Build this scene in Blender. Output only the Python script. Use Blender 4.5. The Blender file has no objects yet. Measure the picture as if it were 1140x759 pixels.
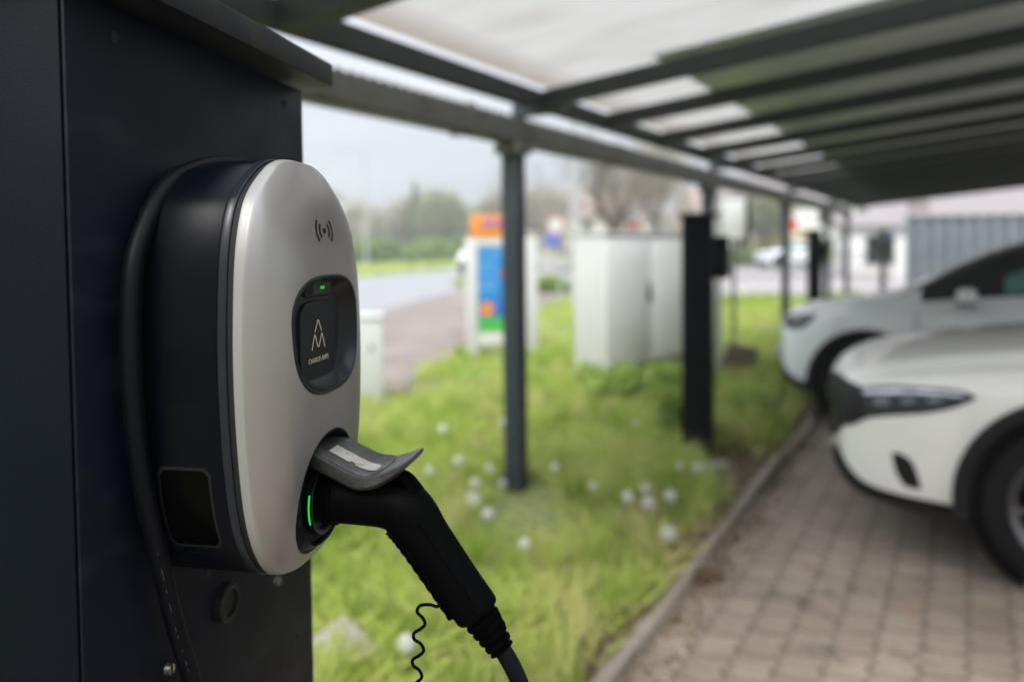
import bpy, bmesh, math, random
import numpy as np
from mathutils import Vector, Matrix
from mathutils.bvhtree import BVHTree
random.seed(7); rng = np.random.default_rng(7)
PI = math.pi
sc = bpy.context.scene
COL = sc.collection

# ------------------------------------------------------------------ camera maths (1140x759 frame of the photograph)
F, CX, PPY, H = 850., 570., 305., 1.5
pitch = math.atan(32/850.); roll = .010
fwd = Vector((0, math.cos(pitch), -math.sin(pitch)))
r0 = Vector((1, 0, 0)); u0 = r0.cross(fwd)
cr = r0*math.cos(roll)-u0*math.sin(roll); cu = u0*math.cos(roll)+r0*math.sin(roll)
CAM = Vector((0, 0, H))
def ray(px, py): return fwd+cr*((px-CX)/F)-cu*((py-PPY)/F)
def atZ(px, py, z=0.):
    v = ray(px, py); return CAM+v*((z-H)/v.z)
def atY(px, py, Y):
    v = ray(px, py); return CAM+v*(Y/v.y)

# ------------------------------------------------------------------ materials
def new_mat(name):
    m = bpy.data.materials.new(name); m.use_nodes = True
    nt = m.node_tree; b = nt.nodes['Principled BSDF']
    return m, nt, b
def mat(name, col, rough=.5, metal=0., var=.12, scale=6., bump=0., bscale=200., coat=0., spec=.5, emit=None, dirt=None, rvar=0., dscale=3., coords='Object', detail=5., stretch=None):
    m, nt, b = new_mat(name); N = nt.nodes; Lk = nt.links
    tc = N.new('ShaderNodeTexCoord')
    nz = N.new('ShaderNodeTexNoise'); nz.inputs['Scale'].default_value = scale; nz.inputs['Detail'].default_value = detail
    Lk.new(tc.outputs[coords], nz.inputs['Vector'])
    mx = N.new('ShaderNodeMix'); mx.data_type = 'RGBA'
    mx.inputs[6].default_value = [c*(1-var) for c in col[:3]]+[1]; mx.inputs[7].default_value = [min(1, c*(1+var)) for c in col[:3]]+[1]
    Lk.new(nz.outputs['Fac'], mx.inputs[0]); out = mx.outputs[2]
    if dirt:
        n2 = N.new('ShaderNodeTexNoise'); n2.inputs['Scale'].default_value = dscale; n2.inputs['Detail'].default_value = 8; n2.inputs['Roughness'].default_value = .65
        if stretch: ms_ = N.new('ShaderNodeMapping'); ms_.inputs['Scale'].default_value = stretch; ms_.inputs['Rotation'].default_value = (0, .25, 0); Lk.new(tc.outputs[coords], ms_.inputs[0]); Lk.new(ms_.outputs[0], n2.inputs['Vector'])
        else: Lk.new(tc.outputs[coords], n2.inputs['Vector'])
        rp = N.new('ShaderNodeMapRange'); rp.inputs[1].default_value = .52; rp.inputs[2].default_value = .72; Lk.new(n2.outputs['Fac'], rp.inputs[0])
        m2 = N.new('ShaderNodeMix'); m2.data_type = 'RGBA'; Lk.new(rp.outputs[0], m2.inputs[0]); Lk.new(out, m2.inputs[6]); m2.inputs[7].default_value = list(dirt)+[1]; out = m2.outputs[2]
    Lk.new(out, b.inputs['Base Color'])
    b.inputs['Roughness'].default_value = rough; b.inputs['Metallic'].default_value = metal
    b.inputs['Specular IOR Level'].default_value = spec; b.inputs['Coat Weight'].default_value = coat; b.inputs['Coat Roughness'].default_value = .05
    if rvar:
        n4 = N.new('ShaderNodeTexNoise'); n4.inputs['Scale'].default_value = dscale*3; n4.inputs['Detail'].default_value = 6; Lk.new(tc.outputs[coords], n4.inputs['Vector'])
        r4 = N.new('ShaderNodeMapRange'); r4.inputs[1].default_value = .3; r4.inputs[2].default_value = .7; r4.inputs[3].default_value = rough-rvar; r4.inputs[4].default_value = rough+rvar
        Lk.new(n4.outputs['Fac'], r4.inputs[0]); Lk.new(r4.outputs[0], b.inputs['Roughness'])
    if bump:
        n3 = N.new('ShaderNodeTexNoise'); n3.inputs['Scale'].default_value = bscale; n3.inputs['Detail'].default_value = 3; Lk.new(tc.outputs[coords], n3.inputs['Vector'])
        bp = N.new('ShaderNodeBump'); bp.inputs['Strength'].default_value = bump; bp.inputs['Distance'].default_value = .001 if bscale > 60 else .01
        Lk.new(n3.outputs['Fac'], bp.inputs['Height']); Lk.new(bp.outputs['Normal'], b.inputs['Normal'])
    if emit:
        b.inputs['Emission Color'].default_value = list(emit[:3])+[1]; b.inputs['Emission Strength'].default_value = emit[3]
    return m
M = {}
M['cab'] = mat('anthracite_powder_coat', (.0022, .0034, .0072), .42, spec=.10, var=.25, scale=9, bump=.35, bscale=900, rvar=.10, dscale=4, dirt=(.011, .0125, .016), stretch=(1.6, 1, 5))
M['side_light_tone'] = mat('cab_coat_side_light', (.0014, .0030, .0055), .5, spec=.07, var=.25, scale=6, bump=.3, bscale=900, rvar=.1)  # cabinet coat again, its colour toned for the light on the end face
M['cap'] = mat('cap_powder_coat', (.0075, .008, .011), .5, spec=.2, var=.3, scale=40, bump=.7, bscale=700, dirt=(.022, .026, .015), dscale=14)
M['shell'] = mat('charger_dark_shell', (.0007, .0014, .0030), .33, spec=.09, var=.2, scale=10, bump=.12, bscale=1500)
M['shellband'] = mat('charger_band_gloss', (.008, .010, .014), .3, spec=.25, var=.3, scale=22)
M['black'] = mat('black_rubber', (.003, .003, .0035), .6, spec=.3, var=.2)
M['silver'] = mat('silver_painted_cover', (.26, .251, .236), .34, metal=.68, var=.015, scale=3, detail=1.)
M['silverrim'] = mat('silver_edge', (.225, .225, .208), .45, metal=.3, var=.05)
M['bowl'] = mat('display_black_plastic', (.004, .005, .0065), .28, spec=.25, var=.2)
M['plate'] = mat('display_plate', (.0035, .0042, .0055), .38, spec=.2, var=.15)
M['ink'] = mat('logo_print', (.40, .36, .29), .5, var=.05)
M['inkgrey'] = mat('logo_print_grey', (.22, .22, .22), .5)
M['inkblack'] = mat('icon_print', (.004, .004, .004), .6, spec=.2)
M['led'] = mat('green_light', (.02, .5, .05), .4, emit=(.03, .9, .06, .12))
M['ledb'] = mat('green_light_bar', (.02, .6, .05), .4, emit=(.02, 1, .06, .15))
M['plug'] = mat('plug_black_plastic', (.0004, .0005, .0006), .55, spec=.03, var=.2, bump=.2, bscale=1100)
M['plugg'] = mat('plug_grip', (.0004, .0004, .0005), .7, spec=.02, var=.2, bump=.2, bscale=800)
M['flap'] = mat('flap_scuffed_plastic', (.020, .0205, .0215), .40, var=.35, scale=60, bump=.3, bscale=900, rvar=.08, dscale=40, dirt=(.06, .062, .06))
M['sticker'] = mat('worn_label', (.24, .23, .205), .6, var=.3, scale=160, dirt=(.09, .088, .08), dscale=130)
M['cable'] = mat('cable_sheath', (.0010, .0016, .0030), .5, spec=.10, var=.2, bump=.1, bscale=300)
M['screw'] = mat('steel_screw', (.45, .45, .43), .38, metal=1., var=.3, scale=300)
M['green_w'] = mat('window_smoked', (.0006, .0007, .0007), .2, spec=.04, var=.1)
M['beam'] = mat('canopy_blue_grey_steel', (.036, .045, .054), .5, spec=.3, var=.2, scale=5, rvar=.08, dirt=(.055, .06, .06), dscale=2)
M['rafter'] = mat('canopy_rafter_steel', (.028, .034, .038), .55, spec=.3, var=.2, scale=5)
M['gutter'] = mat('galvanised_gutter', (.105, .104, .095), .5, metal=.3, var=.3, scale=14, dirt=(.065, .062, .052), dscale=5, bump=.3, bscale=40)
M['conc'] = mat('concrete', (.235, .20, .165), .9, var=.25, scale=12, bump=.6, bscale=50, dirt=(.14, .13, .10), dscale=6)
M['white'] = mat('white_coated_steel', (.50, .51, .49), .5, var=.05, scale=3, dirt=(.42, .43, .40), dscale=2)
M['whitedoor'] = mat('pale_grey_door', (.74, .76, .75), .5, var=.05, scale=3, dirt=(.64, .66, .63), dscale=2)
M['handle'] = mat('dark_handle', (.03, .03, .03), .4)
M['tyre'] = mat('tyre_rubber', (.006, .006, .007), .8, spec=.2, var=.3, scale=30, bump=.4, bscale=60)
M['rim'] = mat('alloy_rim', (.16, .16, .17), .3, metal=.9, var=.1)
M['carw'] = mat('warm_white_paint', (.86, .855, .825), .24, var=.02, coat=.8)
M['carc'] = mat('cool_white_paint', (.74, .77, .79), .24, var=.02, coat=.8)
M['clad'] = mat('car_black_cladding', (.006, .006, .007), .55, spec=.25, var=.2)
M['glass'] = mat('car_glass', (.008, .012, .012), .04, var=.05, coat=.5)
M['glass_refl'] = mat('car_glass_teal_reflection', (.10, .22, .19), .05, var=.3, scale=2)  # teal reflection put into the glass colour
M['lampg'] = mat('headlight_lens', (.020, .022, .030), .15, spec=.35, var=.9, scale=16)
M['lampi'] = mat('headlight_inner', (.55, .57, .62), .15, metal=.7, var=.4, scale=30)
M['lampm'] = mat('headlight_module', (.16, .17, .20), .2, metal=.4, var=.5, scale=30)
M['pole'] = mat('weathered_galvanised_pole', (.36, .37, .37), .6, var=.15, scale=3)
M['redl'] = mat('tail_lens', (.35, .01, .01), .1, coat=1)
M['bark'] = mat('bark', (.13, .105, .08), .9, var=.35, scale=20, bump=.6, bscale=30)
M['twig'] = mat('twigs', (.15, .125, .10), .9, var=.3, scale=2)
M['soil'] = mat('bare_soil', (.13, .10, .07), .95, var=.4, scale=9, bump=.9, bscale=30)

def leaf_mat(name, cols, trans=.35):
    m, nt, b = new_mat(name); N = nt.nodes; Lk = nt.links
    at = N.new('ShaderNodeAttribute'); at.attribute_name = 'tint'
    rp = N.new('ShaderNodeValToRGB'); els = rp.color_ramp.elements
    els[0].position = 0; els[0].color = list(cols[0])+[1]; els[1].position = 1; els[1].color = list(cols[-1])+[1]
    for i, c in enumerate(cols[1:-1]):
        e = els.new((i+1)/(len(cols)-1)); e.color = list(c)+[1]
    Lk.new(at.outputs['Fac'], rp.inputs[0]); Lk.new(rp.outputs[0], b.inputs['Base Color']); b.inputs['Roughness'].default_value = .6
    b.inputs['Specular IOR Level'].default_value = .3
    t = N.new('ShaderNodeBsdfTranslucent'); Lk.new(rp.outputs[0], t.inputs['Color'])
    ms = N.new('ShaderNodeMixShader'); ms.inputs[0].default_value = trans
    Lk.new(b.outputs[0], ms.inputs[1]); Lk.new(t.outputs[0], ms.inputs[2]); Lk.new(ms.outputs[0], N['Material Output'].inputs['Surface'])
    return m
M['grass'] = leaf_mat('grass_blades', [(.16, .25, .035), (.28, .38, .06), (.40, .50, .10), (.50, .54, .17), (.52, .44, .23)])
M['weed'] = leaf_mat('weed_leaves', [(.20, .31, .05), (.30, .42, .08), (.42, .52, .16)])
M['hedge'] = leaf_mat('hedge_leaves', [(.10, .17, .03), (.19, .29, .05), (.28, .36, .09)])
M['treeg'] = leaf_mat('spring_leaves', [(.17, .19, .09), (.24, .26, .13), (.32, .33, .18)])
M['treeb'] = leaf_mat('budding_twigs', [(.27, .25, .17), (.34, .31, .22), (.41, .38, .28)])
M['conif'] = leaf_mat('conifer_needles', [(.10, .13, .07), (.14, .17, .09), (.18, .21, .11)])
M['yell'] = leaf_mat('forsythia_blossom', [(.25, .22, .03), (.5, .42, .04), (.6, .5, .08)])
M['puff'] = leaf_mat('dandelion_seed', [(.75, .75, .72), (.85, .85, .82), (.9, .9, .88)], .5)
M['stem'] = leaf_mat('stem_green', [(.10, .16, .05), (.14, .18, .07)], .1)

# ------------------------------------------------------------------ object helpers
def link(o, parent=None):
    COL.objects.link(o)
    if parent is not None: o.parent = parent
    return o
def mesh(name, V, Fc, m=None, parent=None, smooth=False, loc=None, auto=None):
    me = bpy.data.meshes.new(name); me.from_pydata([tuple(v) for v in V], [], [tuple(f) for f in Fc]); me.update()
    if m: me.materials.append(m)
    o = bpy.data.objects.new(name, me); link(o, parent)
    if smooth: me.polygons.foreach_set('use_smooth', [True]*len(me.polygons))
    if auto is not None: me.set_sharp_from_angle(angle=math.radians(auto))
    if loc is not None: o.location = loc
    return o
def from_bm(name, bm, m=None, parent=None, smooth=False, auto=None, recalc=True):
    if recalc: bmesh.ops.recalc_face_normals(bm, faces=bm.faces)
    me = bpy.data.meshes.new(name); bm.to_mesh(me); bm.free()
    if m:
        for x in (m if isinstance(m, (list, tuple)) else [m]): me.materials.append(x)
    if smooth: me.polygons.foreach_set('use_smooth', [True]*len(me.polygons))
    if auto is not None: me.set_sharp_from_angle(angle=math.radians(auto))
    o = bpy.data.objects.new(name, me); return link(o, parent)
def thing(name, label, cat, loc=(0, 0, 0), rz=0., group=None):
    o = bpy.data.objects.new(name, None); COL.objects.link(o); o.empty_display_size = .1
    o.location = loc; o.rotation_euler = (0, 0, rz); tag(o, label, cat, group); return o
def tag(o, label=None, cat=None, group=None, kind=None):
    if label: o['label'] = label
    if cat: o['category'] = cat
    if group: o['group'] = group
    if kind: o['kind'] = kind
    return o
def copy_tree(o, parent=None):
    c = o.copy(); COL.objects.link(c)
    if parent: c.parent = parent
    for ch in o.children: copy_tree(ch, c)
    return c
def box(bm, c, s, rot=None, bev=0., seg=2):
    r = bmesh.ops.create_cube(bm, size=1); vs = r['verts']
    bmesh.ops.scale(bm, vec=s, verts=vs)
    if bev: 
        es = list({e for v in vs for e in v.link_edges}); rr = bmesh.ops.bevel(bm, geom=es, offset=bev, segments=seg, affect='EDGES', profile=.5)
        vs = list({v for f in rr['faces'] for v in f.verts} | {v for v in vs if v.is_valid})
    if rot is not None: bmesh.ops.rotate(bm, cent=(0, 0, 0), matrix=rot, verts=vs)
    bmesh.ops.translate(bm, vec=c, verts=vs); return vs
def boxobj(name, c, s, m, parent=None, bev=.003, rot=None):
    bm = bmesh.new(); box(bm, c, s, rot, bev); return from_bm(name, bm, m, parent, smooth=True, auto=40)
def cyl(bm, p0, p1, r, r2=None, n=24, caps=True):
    p0 = Vector(p0); p1 = Vector(p1); d = p1-p0
    q = bmesh.ops.create_cone(bm, cap_ends=caps, segments=n, radius1=r, radius2=r if r2 is None else r2, depth=d.length)
    mt = Matrix.Translation((p0+p1)/2) @ d.to_track_quat('Z', 'Y').to_matrix().to_4x4()
    bmesh.ops.transform(bm, matrix=mt, verts=q['verts']); return q['verts']
def cylobj(name, p0, p1, r, m, parent=None, r2=None, n=24):
    bm = bmesh.new(); cyl(bm, p0, p1, r, r2, n); return from_bm(name, bm, m, parent, smooth=True, auto=40)
def catmull(pts, n):
    P = [Vector(p) for p in pts]; P = [P[0]*2-P[1]]+P+[P[-1]*2-P[-2]]; out = []
    for i in range(1, len(P)-2):
        for k in range(n):
            t = k/n; a, b, c, d = P[i-1], P[i], P[i+1], P[i+2]
            out.append(.5*((2*b)+(c-a)*t+(2*a-5*b+4*c-d)*t*t+(3*b-a-3*c+d)*t**3))
    out.append(P[-2]); return out
def sweep(name, path, rad, m, parent=None, n=16, ell=None, caps=True, ref=Vector((0, 0, 1))):
    """tube along path; rad scalar or list; ell=(a,b) factors for the two axes"""
    V = []; Fc = []; L = len(path); prevx = None
    for i, p in enumerate(path):
        t = (path[min(i+1, L-1)]-path[max(i-1, 0)]).normalized()
        if prevx is None: x = t.cross(ref); x = x if x.length > .01 else t.cross(Vector((1, 0, 0)))
        else: x = prevx-t*prevx.dot(t)
        x.normalize(); prevx = x; y = t.cross(x)
        r = rad[i] if hasattr(rad, '__len__') else rad
        for k in range(n):
            a = 2*PI*k/n; ea, eb = (ell[i] if ell and hasattr(ell[0], '__len__') else (ell or (1, 1)))
            V.append(p+x*(math.cos(a)*r*ea)+y*(math.sin(a)*r*eb))
    for i in range(L-1):
        for k in range(n):
            k2 = (k+1) % n; Fc.append((i*n+k, i*n+k2, (i+1)*n+k2, (i+1)*n+k))
    if caps: Fc.append(tuple(range(n-1, -1, -1))); Fc.append(tuple((L-1)*n+k for k in range(n)))
    return mesh(name, V, Fc, m, parent, smooth=True, auto=60)
def lathe(name, prof, m, parent=None, n=32, axis='Y', loc=(0, 0, 0), ring=False):
    """prof: (r, h); revolve about axis through loc"""
    V = []; Fc = []
    for (r, h) in prof:
        for k in range(n):
            a = 2*PI*k/n; c, s = math.cos(a)*r, math.sin(a)*r
            V.append((c+loc[0], h+loc[1], s+loc[2]) if axis == 'Y' else (c+loc[0], s+loc[1], h+loc[2]))
    for i in range(len(prof)-1):
        for k in range(n):
            k2 = (k+1) % n; Fc.append((i*n+k, i*n+k2, (i+1)*n+k2, (i+1)*n+k))
    bm = bmesh.new(); vs = [bm.verts.new(v) for v in V]
    for f in Fc: bm.faces.new([vs[i] for i in f])
    if ring:
        for k in range(n): k2 = (k+1) % n; j = (len(prof)-1)*n; bm.faces.new([vs[j+k], vs[j+k2], vs[k2], vs[k]])
    bmesh.ops.remove_doubles(bm, verts=bm.verts, dist=1e-6)
    return from_bm(name, bm, m, parent, smooth=True, auto=35)
def evaluated(o):
    dg = bpy.context.evaluated_depsgraph_get(); me = bpy.data.meshes.new_from_object(o.evaluated_get(dg)); o.modifiers.clear(); old = o.data; o.data = me; me.name = o.name; return o
def boolean(o, cutters):
    for c in cutters:
        md = o.modifiers.new('cut', 'BOOLEAN'); md.operation = 'DIFFERENCE'; md.object = c; md.solver = 'EXACT'
    bpy.context.view_layer.update(); evaluated(o)
    for c in cutters: me = c.data; bpy.data.objects.remove(c); bpy.data.meshes.remove(me)
    return o
def text(name, s, size, m, parent, mtx, extr=.0002, spacing=1.):
    cu_ = bpy.data.curves.new(name, 'FONT'); cu_.body = s; cu_.size = size; cu_.align_x = 'CENTER'; cu_.align_y = 'CENTER'; cu_.extrude = extr; cu_.space_character = spacing
    t = bpy.data.objects.new(name, cu_); COL.objects.link(t); bpy.context.view_layer.update()
    dg = bpy.context.evaluated_depsgraph_get(); me = bpy.data.meshes.new_from_object(t.evaluated_get(dg)); bpy.data.objects.remove(t); bpy.data.curves.remove(cu_)
    me.transform(mtx); me.materials.clear(); me.materials.append(m); me.name = name
    o = bpy.data.objects.new(name, me); return link(o, parent)

# ------------------------------------------------------------------ world and light
w = bpy.data.worlds.new('World'); sc.world = w; w.use_nodes = True
nt = w.node_tree; N = nt.nodes; Lk = nt.links; bg = N['Background']
sky = N.new('ShaderNodeTexSky'); sky.sky_type = 'NISHITA'; sky.sun_disc = False
SUN_EL, SUN_AZ = 46, -160      # azimuth from +Y towards +X
sky.sun_elevation = math.radians(SUN_EL); sky.sun_rotation = math.radians(SUN_AZ); sky.dust_density = 3; sky.air_density = 1.2
tc = N.new('ShaderNodeTexCoord'); mp = N.new('ShaderNodeMapping'); mp.inputs['Scale'].default_value = (1, 1, 3.2); Lk.new(tc.outputs['Generated'], mp.inputs[0])
nz = N.new('ShaderNodeTexNoise'); nz.inputs['Scale'].default_value = 2.3; nz.inputs['Detail'].default_value = 7; nz.inputs['Roughness'].default_value = .55; Lk.new(mp.outputs[0], nz.inputs['Vector'])
rp = N.new('ShaderNodeValToRGB'); e = rp.color_ramp.elements
e[0].position = .32; e[0].color = (5.3, 5.75, 6.8, 1); e[1].position = .68; e[1].color = (8.6, 8.7, 9.0, 1); Lk.new(nz.outputs['Fac'], rp.inputs[0])
mx = N.new('ShaderNodeMix'); mx.data_type = 'RGBA'; mx.inputs[0].default_value = .88; Lk.new(sky.outputs[0], mx.inputs[6]); Lk.new(rp.outputs[0], mx.inputs[7])
sz = N.new('ShaderNodeSeparateXYZ'); Lk.new(tc.outputs['Generated'], sz.inputs[0])
zr = N.new('ShaderNodeMapRange'); zr.interpolation_type = 'SMOOTHSTEP'; zr.inputs[1].default_value = .10; zr.inputs[2].default_value = .75; zr.inputs[3].default_value = .44; zr.inputs[4].default_value = 2.5; Lk.new(sz.outputs[2], zr.inputs[0])
vm = N.new('ShaderNodeVectorMath'); vm.operation = 'SCALE'; Lk.new(mx.outputs[2], vm.inputs[0]); Lk.new(zr.outputs[0], vm.inputs[3])   # overcast: the sky brightens towards the zenith
Lk.new(vm.outputs[0], bg.inputs['Color']); bg.inputs['Strength'].default_value = .085
sun = bpy.data.lights.new('sun', 'SUN'); sun.energy = 1.5; sun.angle = math.radians(15); sun.color = (1, .96, .9)
so = bpy.data.objects.new('sun', sun); COL.objects.link(so)
az, el = math.radians(SUN_AZ), math.radians(SUN_EL)
sd = Vector((math.sin(az)*math.cos(el), math.cos(az)*math.cos(el), math.sin(el)))
so.rotation_euler = sd.to_track_quat('Z', 'Y').to_euler()
sc.view_settings.view_transform = 'Standard'; sc.view_settings.look = 'None'; sc.view_settings.exposure = 1.06; sc.view_settings.gamma = 1

# ------------------------------------------------------------------ directions of the car park
U = Vector((.5125, .8587, 0)); Vv = Vector((.8587, -.5125, 0))   # along the row of posts / across it (towards the cars)
RZU = math.atan2(Vv.y, Vv.x)                                   # rotation of a frame whose x = Vv, y = U
P1 = Vector((.014, 4.637, 0))                                  # foot of the first post in view
def pk(u, v, z=0.): return P1+U*u+Vv*v+Vector((0, 0, z))

# ------------------------------------------------------------------ ground
def sheet(name, pts, z, m, kind='structure'):
    bm = bmesh.new(); vs = [bm.verts.new((p[0], p[1], z)) for p in pts]; bm.faces.new(vs)
    o = from_bm(name, bm, m)
    if o.data.polygons[0].normal.z < 0: o.data.flip_normals()
    return tag(o, kind=kind)
def ground_mat():
    m, nt, b = new_mat('lawn_soil'); N = nt.nodes; Lk = nt.links
    tc = N.new('ShaderNodeTexCoord')
    a = N.new('ShaderNodeTexNoise'); a.inputs['Scale'].default_value = 1.1; a.inputs['Detail'].default_value = 6; Lk.new(tc.outputs['Object'], a.inputs['Vector'])
    c = N.new('ShaderNodeTexNoise'); c.inputs['Scale'].default_value = 18; c.inputs['Detail'].default_value = 4; Lk.new(tc.outputs['Object'], c.inputs['Vector'])
    r = N.new('ShaderNodeValToRGB'); e = r.color_ramp.elements; e[0].position = .3; e[0].color = (.13, .20, .04, 1); e[1].position = .7; e[1].color = (.30, .30, .11, 1); Lk.new(a.outputs['Fac'], r.inputs[0])
    r2 = N.new('ShaderNodeValToRGB'); e = r2.color_ramp.elements; e[0].position = .35; e[0].color = (.45, .45, .45, 1); e[1].position = .7; e[1].color = (1.3, 1.3, 1.2, 1); Lk.new(c.outputs['Fac'], r2.inputs[0])
    x = N.new('ShaderNodeMix'); x.data_type = 'RGBA'; x.blend_type = 'MULTIPLY'; x.inputs[0].default_value = 1; Lk.new(r.outputs[0], x.inputs[6]); Lk.new(r2.outputs[0], x.inputs[7])
    Lk.new(x.outputs[2], b.inputs['Base Color']); b.inputs['Roughness'].default_value = .95
    bp = N.new('ShaderNodeBump'); bp.inputs['Distance'].default_value = .03; Lk.new(c.outputs['Fac'], bp.inputs['Height']); Lk.new(bp.outputs[0], b.inputs['Normal'])
    return m
bm = bmesh.new(); bmesh.ops.create_grid(bm, x_segments=60, y_segments=60, size=900); tag(from_bm('ground', bm, ground_mat()), kind='structure')

def paving_mat(name, cols, bw, bh, mort, zig=.0, rough=.8, rot=0., mcol=(.05, .045, .035), msz=.012, patch=True):
    m, nt, b = new_mat(name); N = nt.nodes; Lk = nt.links
    tc = N.new('ShaderNodeTexCoord'); mp = N.new('ShaderNodeMapping'); mp.inputs['Rotation'].default_value = (0, 0, rot); Lk.new(tc.outputs['Object'], mp.inputs[0])
    vec = mp.outputs[0]
    if zig:
        sx = N.new('ShaderNodeSeparateXYZ'); Lk.new(vec, sx.inputs[0])
        def pp(src, sc_, amp):
            q = N.new('ShaderNodeMath'); q.operation = 'PINGPONG'; q.inputs[1].default_value = sc_; Lk.new(src, q.inputs[0])
            q2 = N.new('ShaderNodeMath'); q2.operation = 'MULTIPLY'; q2.inputs[1].default_value = amp; Lk.new(q.outputs[0], q2.inputs[0]); return q2.outputs[0]
        ax = N.new('ShaderNodeMath'); ax.operation = 'ADD'; Lk.new(sx.outputs[0], ax.inputs[0]); Lk.new(pp(sx.outputs[1], bh/2, zig*.3), ax.inputs[1])
        ay = N.new('ShaderNodeMath'); ay.operation = 'ADD'; Lk.new(sx.outputs[1], ay.inputs[0]); Lk.new(pp(sx.outputs[0], bw/4, zig*.75), ay.inputs[1])
        cx = N.new('ShaderNodeCombineXYZ'); Lk.new(ax.outputs[0], cx.inputs[0]); Lk.new(ay.outputs[0], cx.inputs[1]); vec = cx.outputs[0]
    br = N.new('ShaderNodeTexBrick'); br.offset = .5; br.inputs['Scale'].default_value = 1; br.inputs['Brick Width'].default_value = bw; br.inputs['Row Height'].default_value = bh
    br.inputs['Mortar Size'].default_value = msz; br.inputs['Mortar Smooth'].default_value = .35; br.inputs['Bias'].default_value = 0
    br.inputs['Color1'].default_value = list(cols[0])+[1]; br.inputs['Color2'].default_value = list(cols[1])+[1]; br.inputs['Mortar'].default_value = list(mcol)+[1]
    Lk.new(vec, br.inputs['Vector'])
    n = N.new('ShaderNodeTexNoise'); n.inputs['Scale'].default_value = .9; n.inputs['Detail'].default_value = 9; n.inputs['Roughness'].default_value = .6; Lk.new(tc.outputs['Object'], n.inputs['Vector'])
    r2 = N.new('ShaderNodeValToRGB'); e = r2.color_ramp.elements; e[0].position = .35; e[0].color = (.62, .60, .56, 1); e[1].position = .68; e[1].color = (1.2, 1.18, 1.15, 1); Lk.new(n.outputs['Fac'], r2.inputs[0])
    x = N.new('ShaderNodeMix'); x.data_type = 'RGBA'; x.blend_type = 'MULTIPLY'; x.inputs[0].default_value = 1; Lk.new(br.outputs['Color'], x.inputs[6]); Lk.new(r2.outputs[0], x.inputs[7])
    f = N.new('ShaderNodeTexNoise'); f.inputs['Scale'].default_value = 150; f.inputs['Detail'].default_value = 3; Lk.new(tc.outputs['Object'], f.inputs['Vector'])
    r3 = N.new('ShaderNodeValToRGB'); e = r3.color_ramp.elements; e[0].position = .3; e[0].color = (.75, .75, .75, 1); e[1].position = .75; e[1].color = (1.25, 1.25, 1.25, 1); Lk.new(f.outputs['Fac'], r3.inputs[0])
    y = N.new('ShaderNodeMix'); y.data_type = 'RGBA'; y.blend_type = 'MULTIPLY'; y.inputs[0].default_value = 1; Lk.new(x.outputs[2], y.inputs[6]); Lk.new(r3.outputs[0], y.inputs[7])
    out = y.outputs[2]
    if patch:   # moss and oil stains
        s = N.new('ShaderNodeTexNoise'); s.inputs['Scale'].default_value = 2.3; s.inputs['Detail'].default_value = 8; s.inputs['Roughness'].default_value = .7; Lk.new(tc.outputs['Object'], s.inputs['Vector'])
        sr = N.new('ShaderNodeMapRange'); sr.inputs[1].default_value = .55; sr.inputs[2].default_value = .66; sr.inputs[4].default_value = .8; Lk.new(s.outputs['Fac'], sr.inputs[0])
        z = N.new('ShaderNodeMix'); z.data_type = 'RGBA'; Lk.new(sr.outputs[0], z.inputs[0]); Lk.new(out, z.inputs[6]); z.inputs[7].default_value = (.075, .065, .050, 1); out = z.outputs[2]
        s5 = N.new('ShaderNodeTexNoise'); s5.inputs['Scale'].default_value = 4.1; s5.inputs['Detail'].default_value = 2; Lk.new(tc.outputs['Object'], s5.inputs['Vector'])
        r5 = N.new('ShaderNodeMapRange'); r5.inputs[1].default_value = .66; r5.inputs[2].default_value = .74; r5.inputs[4].default_value = .6; Lk.new(s5.outputs['Fac'], r5.inputs[0])
        z5 = N.new('ShaderNodeMix'); z5.data_type = 'RGBA'; Lk.new(r5.outputs[0], z5.inputs[0]); Lk.new(out, z5.inputs[6]); z5.inputs[7].default_value = (.32, .17, .10, 1); out = z5.outputs[2]
    Lk.new(out, b.inputs['Base Color']); b.inputs['Roughness'].default_value = rough
    bp = N.new('ShaderNodeBump'); bp.inputs['Distance'].default_value = .006; bp.inputs['Strength'].default_value = .8; bp.invert = True; Lk.new(br.outputs['Fac'], bp.inputs['Height']); Lk.new(bp.outputs[0], b.inputs['Normal'])
    return m
M['pave'] = paving_mat('interlocking_paving', ((.300, .248, .200), (.245, .200, .158)), .18, .145, .01, zig=.9, rot=-math.atan2(U.y, U.x), msz=.0065, mcol=(.10, .082, .066))
M['path'] = paving_mat('pink_pavement_blocks', ((.215, .180, .160), (.19, .155, .135)), .4, .2, .01, rot=.3, mcol=(.15, .12, .10), patch=False)
M['road'] = mat('worn_asphalt', (.21, .21, .215), .55, var=.15, scale=.6, bump=.5, bscale=40, dirt=(.16, .16, .165), dscale=.3, coords='Object')
M['road2'] = mat('pale_yard_asphalt', (.30, .27, .26), .7, var=.15, scale=.6, bump=.5, bscale=40, dirt=(.24, .22, .21), dscale=.3)

def curbX(Y): return .3557+.5757*(Y-2.564)
CU = Vector((.4989, .8667, 0)); CV = Vector((.8667, -.4989, 0)); CP = Vector((.3557, 2.564, 0))
def ck(u, v, z=0.): return CP+CU*u+CV*v+Vector((0, 0, z))
sheet('paving', [ck(-9, 0), ck(24, 0), ck(24, 14), ck(-9, 14)], .008, M['pave'])
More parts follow.
